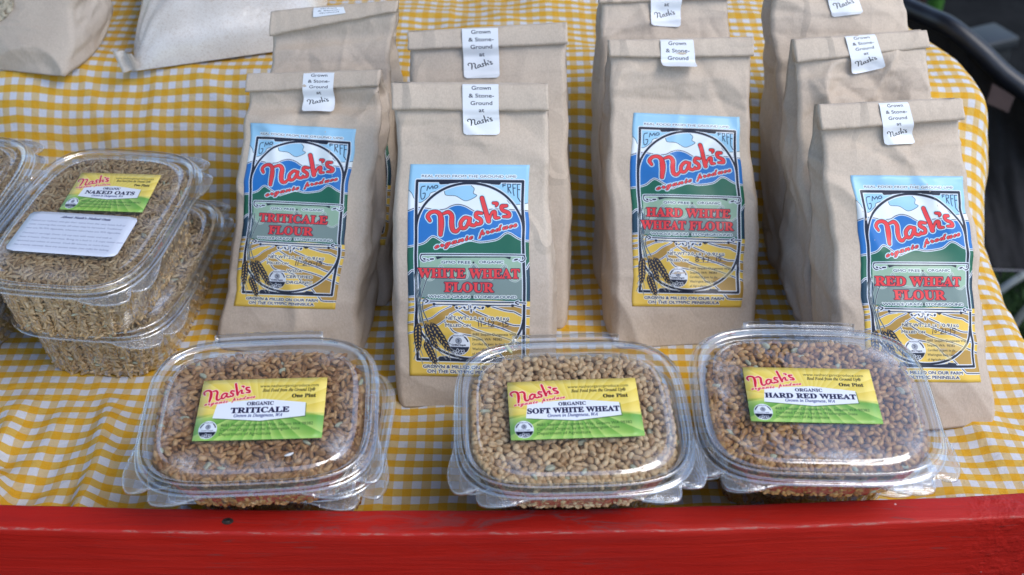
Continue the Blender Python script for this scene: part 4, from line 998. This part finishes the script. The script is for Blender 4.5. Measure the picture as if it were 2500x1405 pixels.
# ------------------------------------------------------------------ clear clamshell tubs and their grain
def mat_plastic(name, frost=.10, dimple=False):
    m = M(name); co = m.coord(); T = m.t
    tr = m.n('BsdfTransparent'); tr.inputs[0].default_value = (.95, .965, .97, 1)
    gl = m.n('BsdfGlossy'); gl.inputs['Roughness'].default_value = .055; gl.inputs[0].default_value = (1, 1, 1, 1)
    df = m.n('BsdfDiffuse'); df.inputs[0].default_value = (.80, .80, .82, 1)
    lw = m.n('LayerWeight'); lw.inputs[0].default_value = .20
    nb = m.bump(m.noise(45, 3, .5, co), .25, .002)
    if dimple:
        sp = m.n('SeparateXYZ'); m.l(co, sp.inputs[0]); f = 2400
        h = m.noise(300, 2, .5, co) if True else m.math('MULTIPLY', m.math('SINE', m.math('MULTIPLY', m.math('ADD', sp.outputs[0], sp.outputs[1]), f)), m.math('SINE', m.math('MULTIPLY', m.math('SUBTRACT', sp.outputs[0], sp.outputs[1]), f)))
        nb = m.bump(h, .2, .0009)
    m.l(nb, gl.inputs['Normal']); m.l(nb, lw.inputs['Normal'])
    lw.inputs[0].default_value = .5
    fac = m.math('ADD', m.math('MULTIPLY', m.math('POWER', lw.outputs['Facing'], 3.2), 1.1), .135)
    rm = m.n('Attribute', attribute_name='rim'); fac = m.math('ADD', fac, m.math('MULTIPLY', rm.outputs['Fac'], .03))
    a = m.n('MixShader'); m.l(m.math('MINIMUM', fac, 1.0), a.inputs[0]); m.l(tr.outputs[0], a.inputs[1]); m.l(gl.outputs[0], a.inputs[2])
    # flour dust clinging to the plastic
    at = m.n('Attribute', attribute_name='dust')
    nz = m.ramp(m.noise(70, 5, .7, co), [(.38, (0, 0, 0)), (.66, (1, 1, 1))]); fine = m.ramp(m.noise(1500, 2, .6, co), [(.45, (.35, .35, .35)), (.6, (1, 1, 1))])
    d = m.math('MULTIPLY', m.math('MULTIPLY', nz, fine), at.outputs['Fac'])
    d = m.math('ADD', d, frost * .28 + (.03 if dimple else 0))
    b = m.n('MixShader'); m.l(m.math('MINIMUM', d, .85), b.inputs[0]); m.l(a.outputs[0], b.inputs[1]); m.l(df.outputs[0], b.inputs[2])
    m.l(b.outputs[0], m.out.inputs[0]); T.nodes.remove(m.b); return m.m
CLEAR = mat_plastic('clear_plastic', .06); TABM = mat_plastic('dimpled_plastic', .2, True)

def outline(t, a, b, n=3.9):
    c, s = np.cos(t), np.sin(t); return np.sign(c) * np.abs(c) ** (2 / n) * a, np.sign(s) * np.abs(s) ** (2 / n) * b
NT = 168
# even spacing along the outline
_t = np.linspace(0, 2 * np.pi, 4000); _x, _y = outline(_t, 7.2, 6.1); _s = np.concatenate([[0], np.cumsum(np.hypot(np.diff(_x), np.diff(_y)))])
TT = np.interp(np.linspace(0, _s[-1], NT, endpoint=False), _s, _t)

def mat_grain(name, c0, c1, c2):
    m = M(name); at = m.n('Attribute', attribute_name='tone'); co = m.coord()
    c = m.ramp(at.outputs['Fac'], [(0, c0), (.5, c1), (.93, c2), (.96, c2), (1, (.50, .52, .36))])
    c = m.mix(m.math('MULTIPLY', m.noise(600, 3, .6, co), .22), c, tuple(np.array(c0) * .6))
    cr = m.n('Attribute', attribute_name='groove'); c = m.mix(m.math('MULTIPLY', cr.outputs['Fac'], .5), c, tuple(np.array(c0) * .35))
    m.l(c, m.b.inputs['Base Color']); m.set(Roughness=.42); m.b.inputs['Specular IOR Level'].default_value = .45
    m.l(m.bump(m.noise(900, 2, .5, co), .15, .0004), m.b.inputs['Normal']); return m.m
G_TRI = mat_grain('triticale_kernel', (.27, .115, .036), (.50, .26, .095), (.66, .40, .18))
G_SOF = mat_grain('soft_white_kernel', (.44, .25, .11), (.74, .50, .26), (.82, .61, .36))
G_HAR = mat_grain('hard_red_kernel', (.29, .12, .032), (.56, .29, .09), (.70, .42, .165))
G_OAT = mat_grain('hulled_oat', (.36, .22, .10), (.56, .39, .20), (.70, .53, .31))

def kernel(L, W, grooved=True, rings=6, sides=9):
    """a seed lying along x"""
    z = np.linspace(-1, 1, rings + 2)[1:-1]; V = [(-L / 2, 0, 0)]; gr = [0]
    for k in z:
        r = (1 - abs(k) ** 2.3) ** .55 * (1 - .12 * k)
        for j in range(sides):
            a = 2 * math.pi * j / sides + math.pi / 2; q = .76 if (j == 0 and grooved) else 1
            V.append((k * L / 2, math.cos(a) * r * W / 2 * q, math.sin(a) * r * W / 2 * .88 * q)); gr.append(1.0 if (j == 0 and grooved) else 0)
    V.append((L / 2, 0, 0)); gr.append(0); F = []
    for j in range(sides):
        F.append((0, 1 + (j + 1) % sides, 1 + j)); e = len(V) - 1; b = 1 + (rings - 1) * sides; F.append((e, b + j, b + (j + 1) % sides))
        for i in range(rings - 1):
            a = 1 + i * sides; p, q = a + j, a + (j + 1) % sides; F += [(p, q, q + sides), (p, q + sides, p + sides)]
    return np.array(V), np.array(F), np.array(gr)

def grains(P, N, L, W, g, mat, root, core=None, spread=.24, align=None, name='grain', label=None):
    """joins kernels at points P lying flat to the normals N"""
    V0, F0, G0 = kernel(L, W); n = len(P); k = len(V0)
    ax = g.normal(size=(n, 3))
    if align is not None: ax = ax * .6 + align * g.choice([-1, 1], n)[:, None] * .9
    N = N + g.normal(size=(n, 3)) * spread * .6; N /= np.linalg.norm(N, axis=1)[:, None]
    ax -= N * (ax * N).sum(1)[:, None] * (1 - spread * .4); ax /= np.linalg.norm(ax, axis=1)[:, None]
    bx = np.cross(N, ax); bx /= np.linalg.norm(bx, axis=1)[:, None]; cx = np.cross(ax, bx)
    ro = g.uniform(0, 2 * np.pi, n); b2 = bx * np.cos(ro)[:, None] + cx * np.sin(ro)[:, None]; c2 = -bx * np.sin(ro)[:, None] + cx * np.cos(ro)[:, None]
    sl = g.uniform(.82, 1.12, n)[:, None, None]; sw = g.uniform(.82, 1.12, n)[:, None, None]
    V = P[:, None] + ax[:, None] * V0[None, :, 0:1] * sl + (b2[:, None] * V0[None, :, 1:2] + c2[:, None] * V0[None, :, 2:3]) * sw
    F = (F0[None] + (np.arange(n) * k)[:, None, None]).reshape(-1, 3); V = V.reshape(-1, 3)
    tn = np.clip(g.beta(1.5, 1.6, n), 0, .94); tn[g.random(n) < .012] = 1.0; tone = np.repeat(tn, k); gv = np.tile(G0, n).astype(np.float32)
    if core is not None:
        F = np.concatenate([F, core[1] + len(V)]); V = np.concatenate([V, core[0]]); tone = np.concatenate([tone, np.full(len(core[0]), .2)]); gv = np.concatenate([gv, np.full(len(core[0]), .3)])
    o = build(name, V, F, mat, None)
    for nm, v in (('tone', tone), ('groove', gv)):
        a = o.data.attributes.new(nm, 'FLOAT', 'POINT'); a.data.foreach_set('value', v.astype(np.float32))
    o.matrix_world = root
    return o

def darts(a, b, r, g):
    """points at least r apart over a 2a x 2b field"""
    n = int(4 * a * b / (r * r) * 6); c = r / math.sqrt(2); W, H = int(2 * a / c) + 3, int(2 * b / c) + 3; cell = {}; out = []
    X = g.uniform(-a, a, n); Y = g.uniform(-b, b, n)
    for x, y in zip(X.tolist(), Y.tolist()):
        i, j = int((x + a) / c), int((y + b) / c); ok = True
        for ii in range(i - 2, i + 3):
            for jj in range(j - 2, j + 3):
                q = cell.get((ii, jj))
                if q is not None and (q[0] - x) ** 2 + (q[1] - y) ** 2 < r * r: ok = False; break
            if not ok: break
        if ok: cell[(i, j)] = (x, y); out.append((x, y))
    P = np.array(out); return P[:, 0], P[:, 1]

def tub(label, loc, yaw, tilt, a, b, h, mat, kL, kW, g, lid_label=None, note=None, group=None, fill=.97, roll=0, flute=.16, dust=1.0, glabel='', detail=True, top_grain=True, sides='front', dens=1.0, depth_layers=3, taper=1.0):
    rot = Matrix.Rotation(R(yaw), 4, 'Z') @ Matrix.Rotation(R(tilt), 4, 'X') @ Matrix.Rotation(R(roll), 4, 'Y')
    t = thing('clamshell_tub', label, 'container', loc, rot.to_euler(), group)
    ka, kb = a / 7.2, b / 6.1
    def ring(off, z, extra=None, fl=0, n=3.9):
        x, y = outline(TT, a + off, b + off, n)
        if extra is not None:
            nx, ny = np.cos(TT), np.sin(TT); x = x + nx * extra; y = y + ny * extra
        if not isinstance(fl, int):
            q = 1 - fl; x = x * (1 - fl / a); y = y * (1 - fl / b)
        return np.column_stack([x, y, np.broadcast_to(z, NT)])
    arc = np.interp(TT, _t, _s)
    per = _s[-1]
    # flutes pressed into the long sides
    ox, oy = outline(TT, 1, 1)
    band = np.exp(-((np.abs(ox) - .55) / .28) ** 4) if flute < .3 else np.exp(-((oy + .15) / .72) ** 8) * (np.abs(ox) > .9)
    flu = flute * (np.clip(np.sin(arc / per * 2 * np.pi * (26 if flute < .3 else 44)), -.3, 1)) * band
    # ---- body
    rows = [ring(.44, h - .50), ring(.42, h - .42), ring(.16, h - .36), ring(-.10, h - .34), ring(-.30, h - .30), ring(-.40, h - .38), ring(-.46, h - .55), ring(-.50, h - .9, fl=flu * .2)]
    for k in np.linspace(0, 1, 8)[1:]:
        rows.append(ring(-.50 - taper * k ** 1.1, (h - .9) * (1 - k) + .25 * k, fl=flu * min(1, k * 4 + .2)))
    rows += [ring(-.76 - taper, .06, fl=flu * .6), ring(-1.0 - taper, .0), ring(-3.2, .10), ring(-5.0, .12)]
    V = np.concatenate(rows); F = [tuple(f[::-1]) for f in grid_faces(len(rows), NT, True)] + [tuple(range((len(rows) - 1) * NT, len(rows) * NT))[::-1]]
    o = build('tub_body', V, F, CLEAR, t)
    du = o.data.attributes.new('dust', 'FLOAT', 'POINT'); dv_ = np.repeat(np.array([0, 0, 0, 0, .1, .3, .4, .4] + [.15] * 7 + [.1] * 4), NT) * dust; du.data.foreach_set('value', dv_.astype(np.float32))
    # ---- lid with a raised double rim and a slightly sunk panel
    pf = [(.50, h - .38, 0), (.48, h - .30, 0), (.36, h - .26, 0), (.24, h - .22, 0), (.18, h - .10, 0), (.15, h + .14, 0), (.10, h + .28, 0), (0, h + .33, 0), (-.12, h + .30, 0), (-.20, h + .16, 0), (-.27, h + .02, 0), (-.40, h - .03, .1), (-.70, h - .02, .3), (-.90, h + .02, .6),
          (-1.02, h + .14, .6), (-1.14, h + .20, .8), (-1.35, h + .19, 1.0), (-1.6, h + .18, .75), (-2.0, h + .17, .35), (-2.6, h + .16, .12), (-3.6, h + .15, .1), (-5.0, h + .15, .1)]
    V = np.concatenate([ring(q, z) for q, z, _ in pf]); F = [tuple(f[::-1]) for f in grid_faces(len(pf), NT, True)] + [tuple(range((len(pf) - 1) * NT, len(pf) * NT))[::-1]]
    o = build('lid', V, F, CLEAR, t)
    rv = o.data.attributes.new('rim', 'FLOAT', 'POINT'); rv.data.foreach_set('value', np.repeat([1.0 if q > -.55 else (.6 if q > -1.2 else 0) for q, _, _ in pf], NT).astype(np.float32))
    patchy = .55 + .9 * np.clip(vnoise(np.cos(TT) * 2 + loc[0], np.sin(TT) * 2 + loc[1]), -.4, 1)
    du = o.data.attributes.new('dust', 'FLOAT', 'POINT'); du.data.foreach_set('value', np.concatenate([np.full(NT, d) * patchy * dust for _, _, d in pf]).astype(np.float32))
    # ---- opening tabs at the front corners, lid's and tub's
    for nm, ang, ext, zz, w1, w2 in (('lid_tab', 38, 1.2, h - .33, 34, 11), ('tub_tab', 56, .9, h - .50, 11, 26)):
        for sg in (-1, 1):
            c0 = -math.pi / 2 + sg * R(90 - ang); dd = (TT - c0 + math.pi) % (2 * math.pi) - math.pi; m_ = (dd * sg < R(w1 * 1.25)) & (dd * sg > -R(w2 * 1.25))
            idx = np.nonzero(m_)[0]; idx = idx[np.argsort(dd[idx])]; q_ = np.linspace(0, len(idx) - 1, 90); d2 = np.interp(q_, np.arange(len(idx)), dd[idx]); tt = c0 + d2
            dq = np.where(d2 * sg > 0, d2 * sg / R(w1), -d2 * sg / R(w2)); ex = ext * np.clip(1 - dq ** 1.7, 0, 1) ** 1.2
            x, y = outline(tt, a + .36, b + .36); G = []
            # outward direction of the rim
            tx, ty = np.gradient(x), np.gradient(y); nl = np.hypot(tx, ty); nx, ny = ty / nl, -tx / nl
            for k in np.linspace(0, 1, 18):
                px_, py_ = x + nx * ex * k, y + ny * ex * k
                dm = np.clip((ex - .35) / .3, 0, 1) * (.25 < k < .93) * np.sin(px_ * 24 + py_ * 24) * np.sin(px_ * 24 - py_ * 24) * .055
                G.append(np.column_stack([px_, py_, zz - .10 * k * (ex > .3) + .05 * np.sin(k * 3.1) + dm - .10 * (k > .99)]))
            G = np.concatenate(G); c = len(x); bt = G - np.array([0, 0, .06])
            V = np.concatenate([G, bt]); f = grid_faces(18, c)
            edge = np.arange(17 * c, 18 * c); er = np.stack([edge[:-1], edge[1:], edge[1:] + len(G), edge[:-1] + len(G)], 1)
            o = build(nm, V, np.concatenate([f, f[:, ::-1] + len(G), er]), TABM, t)
    # ---- hinge strip along the back
    n = 24; hx = np.linspace(-3.7, 3.7, n) * ka; G = []
    for i, x in enumerate(hx):
        yb = b * (1 - abs(x / (a)) ** 3.9) ** (1 / 3.9)
        for q, z in ((.40, h - .30), (.55, h - .05), (.78, h + .12), (1.02, h - .02), (1.08, h - .3), (1.0, h - .5), (.8, h - .52), (.5, h - .45)):
            G.append((x, yb + q, z))
    build('hinge', np.array(G), [tuple(f) for f in grid_faces(n, 8, True)] + [tuple(range(8)), tuple(range((n - 1) * 8, n * 8))[::-1]], CLEAR, t)
    # ---- stickers on the lid
    for st in (lid_label, note):
        if st is None: continue
        im, (cx, cy), (w, hh), an, nm = st; n = 12; G = []; UV = []; ca, sa = math.cos(R(an)), math.sin(R(an))
        rad = .3 if nm == 'note_label' else .02
        for j in range(n):
            for i in range(n):
                u, v = i / (n - 1), j / (n - 1); lx, ly = (u - .5) * w, (.5 - v) * hh
                if (i in (0, n - 1)) and (j in (0, n - 1)): lx *= 1 - rad / w; ly *= 1 - rad / hh
                G.append((cx + lx * ca - ly * sa, cy + lx * sa + ly * ca, h + .22 + .02 * math.sin(u * 3 + v * 2))); UV.append((u, 1 - v))
        k = n * n; G = np.array(G)
        ri = np.concatenate([np.arange(n), np.arange(1, n) * n + n - 1, np.arange(n - 2, -1, -1) + (n - 1) * n, np.arange(n - 2, 0, -1) * n])
        fr = np.stack([ri, np.roll(ri, -1), np.roll(ri, -1) + k, ri + k], 1)
        build(nm, np.concatenate([G, G - np.array([0, 0, .02])]), np.concatenate([grid_faces(n, n)[:, ::-1], fr]), mat_print(im, .32), t, uv=np.array(UV + UV))
    # ---- the grain
    P = []; N = []; ins = kW * .62
    topz = h * fill - .02
    def inside(x, y, off): return (np.abs(x) / (a + off)) ** 3.9 + (np.abs(y) / (b + off)) ** 3.9 < 1
    sp = (kL * kW) ** .5 * .86 / dens ** .5
    if top_grain:
        for lay in range(depth_layers):
            gx, gy = darts(a, b, sp * .75, g)
            k = inside(gx, gy, -.46 - kW * .5); gx, gy = gx[k], gy[k]
            z = topz - kW * .5 - lay * kW * .62 + g.uniform(-.5, .5, len(gx)) * kW * .25 + .10 * fbm(gx * .35 + loc[0], gy * .35)
            P.append(np.column_stack([gx, gy, z])); N.append(np.tile([0, 0, 1.0], (len(gx), 1)))
    # against the wall
    n0 = int(per * (a / 7.2) / sp * 1.15)
    for lay in range(2):
        for zz in np.arange(.25, topz - .1, sp * .85):
            k = (h - .9 - zz) / (h - .9); k = max(0, min(1, k))
            off = -.50 - taper * k ** 1.1 - ins - lay * kW * .6
            tt = np.interp(g.uniform(0, per, n0) if False else (np.arange(n0) + g.uniform(-.3, .3, n0)) / n0 * per, _s, _t)
            x, y = outline(tt, a + off, b + off); fl = np.interp(tt, np.concatenate([TT, [2 * np.pi]]), np.concatenate([flu, flu[:1]])) * min(1, k * 4 + .2)
            x = x * (1 - fl / a); y = y * (1 - fl / b)
            tx = -np.sign(np.sin(tt)); nx, ny = np.abs(np.cos(tt)) ** 1.3 * np.sign(np.cos(tt)) / a, np.abs(np.sin(tt)) ** 1.3 * np.sign(np.sin(tt)) / b
            q = np.hypot(nx, ny); nx, ny = nx / q, ny / q
            if sides == 'front': keep = (ny < .15)
            elif sides == 'all': keep = np.ones(len(tt), bool)
            else: keep = ((nx * sides[0] + ny * sides[1]) > -.1)
            P.append(np.column_stack([x, y, zz + g.uniform(-.3, .3, len(x)) * sp])[keep]); N.append(np.column_stack([nx, ny, np.full(len(nx), .1)])[keep])
    P = np.concatenate(P); N = np.concatenate(N)
    cr = [ring(-.55 - kW, topz - kW * 1.6), ring(-.8 - kW, topz - kW * 1.7), ring(-.7 - kW * 1.3 - .9, .3)]
    cv = np.concatenate([ring(-3, topz - kW * 1.6), ring(-1.0 - kW, topz - kW * 1.6), ring(-.45 - kW * 1.2 - .5, h - 1.2), ring(-.6 - taper - kW * 1.5, .35)])
    q = grid_faces(4, NT, True); core = (np.vstack([cv, [[0, 0, topz - kW * 1.6]]]), np.concatenate([np.stack([q[:, 0], q[:, 2], q[:, 1]], 1), np.stack([q[:, 0], q[:, 3], q[:, 2]], 1), np.stack([np.arange(NT), (np.arange(NT) + 1) % NT, np.full(NT, 4 * NT)], 1)]))
    mw = Matrix.Translation(Vector(loc) * CM) @ rot
    o = grains(P, N, kL, kW, g, mat, mw, core, name='grain'); tag(o, glabel, 'grain', None, 'stuff')
    return t

def tubs():
    g = np.random.default_rng(21)
    gp = 'one pint tubs of grain on top of the front stacks'; gl = 'lower tubs of the front stacks behind the red board'
    S = dict(a=6.8, b=5.85, h=5.1); U = dict(a=6.8, b=5.85, h=3.95)
    # lower tubs first
    tub('clear tub of brown kernels under the triticale tub, jutting out to its right', (-15.2, 57.0, .15), -3, 0, mat=G_TRI, kL=.68, kW=.30, g=g, group=gl, glabel='brown kernels in the lower tub under the triticale tub', depth_layers=1, dust=.5, **S)
    tub('clear tub of pale wheat under the soft white wheat tub', (4.2, 57.2, .15), 2, 0, mat=G_SOF, kL=.58, kW=.35, g=g, group=gl, glabel='pale kernels in the lower tub under the soft white wheat tub', depth_layers=1, dust=.5, **S)
    tub('clear tub of wheat under the hard red wheat tub', (19.4, 58.0, .15), -2, 0, mat=G_HAR, kL=.60, kW=.32, g=g, group=gl, glabel='brown kernels in the lower tub under the hard red wheat tub', depth_layers=1, dust=.5, **S)
    lab = lambda nm: lid_label(nm, 'One Pint')
    tub('clear tub labelled triticale, leftmost on the front edge', (-15.5, 54.0, 5.78), 3.5, 4.2, mat=G_TRI, kL=.72, kW=.35, g=g, lid_label=(lab('TRITICALE'), (.15, -.1), (7.7, 4.95), -1, 'lid_label'), group=gp, glabel='long reddish brown triticale kernels in the left front tub', dust=.75, **U)
    tub('clear tub labelled soft white wheat, middle of the front edge', (3.7, 53.8, 5.78), 2.0, 4.2, mat=G_SOF, kL=.62, kW=.41, g=g, lid_label=(lab('SOFT WHITE WHEAT'), (.12, .1), (8.05, 4.75), 1, 'lid_label'), group=gp, glabel='plump pale wheat kernels in the middle front tub', dust=.35, fill=.95, **U)
    tub('clear tub labelled hard red wheat, rightmost on the front edge', (18.75, 54.9, 5.78), -1.5, 4.2, mat=G_HAR, kL=.62, kW=.39, g=g, lid_label=(lab('HARD RED WHEAT'), (-.2, .2), (8.0, 4.55), 0, 'lid_label'), group=gp, glabel='brown wheat kernels in the right front tub', dust=.6, **dict(U, a=7.1, b=6.0))
    # oats at the left, opening side turned right
    Q = dict(a=8.7, b=6.15, h=5.2)
    gq = 'tubs of naked oats at the left'
    oat = dict(mat=G_OAT, kL=.84, kW=.26, g=g, flute=.34, dens=1.15, taper=.55)
    tub('clear tub of oats under the labelled naked oats tub', (-30.2, 74.9, .15), 84, 0, group=gq, glabel='oats in the lower tub under the labelled naked oats tub', sides=(0, 1) if False else 'all', depth_layers=1, dust=.8, **Q, **oat)
    tub('clear tub with the naked oats label and a white note on its lid', (-30.8, 73.0, 5.65), 83, 0, group=gq, glabel='oats in the upper tub with the naked oats label', sides='all', dust=.5,
        lid_label=(lid_label('NAKED OATS', 'Two Pints'), (2.9, -.35), (6.2, 5.0), -86, 'lid_label'), note=(note_label(), (-2.6, .35), (8.1, 4.9), -89, 'note_label'), **Q, **oat)
    tub('clear tub of grain at the far left edge, upper of its stack', (-44.2, 75.2, 5.65), 86, 0, group=gq, glabel='brown grain in the upper tub at the far left edge', sides='all', dust=.4, **Q, **oat)
    tub('clear tub of grain at the far left edge, lower of its stack', (-44.0, 75.4, .15), 84, 0, group=gq, glabel='brown grain in the lower tub at the far left edge', sides='all', depth_layers=1, dust=.4, **Q, **oat)
tubs()

def crumbs():
    def flake(name, label, cat, p, L, W, ang, col):
        V = []; n = 9
        for i, f in enumerate(np.linspace(0, 1, n)):
            w = W * math.sin(math.pi * (f * .92 + .04)) ** .7 / 2; x = (f - .5) * L
            V += [(x, -w, .01 + .05 * f), (x, 0, .05 + .09 * f), (x, w, .01 + .05 * f), (x, 0, .0 + .06 * f)]
        V = np.array(V); c, q = math.cos(R(ang)), math.sin(R(ang)); V = np.column_stack([V[:, 0] * c - V[:, 1] * q, V[:, 0] * q + V[:, 1] * c, V[:, 2]])
        F = [tuple(f) for f in grid_faces(n, 4, True)] + [(0, 1, 2, 3), tuple(range(4 * n - 4, 4 * n))[::-1]]
        o = build(name, V, F, plain(name, col, .7, .2, .1, 90, .1), loc=p); tag(o, label, cat)
    flake('husk', 'pale yellow husk lying on the far rim of the soft white wheat tub', 'husk', on_level(1241, 852, 10.12), 1.05, .34, 118, (.62, .58, .30))
    flake('oat_flake', 'small white flake lying on the lid of the triticale tub', 'flake', on_level(706, 1111, 9.86), .55, .26, 20, (.70, .68, .66))
crumbs()
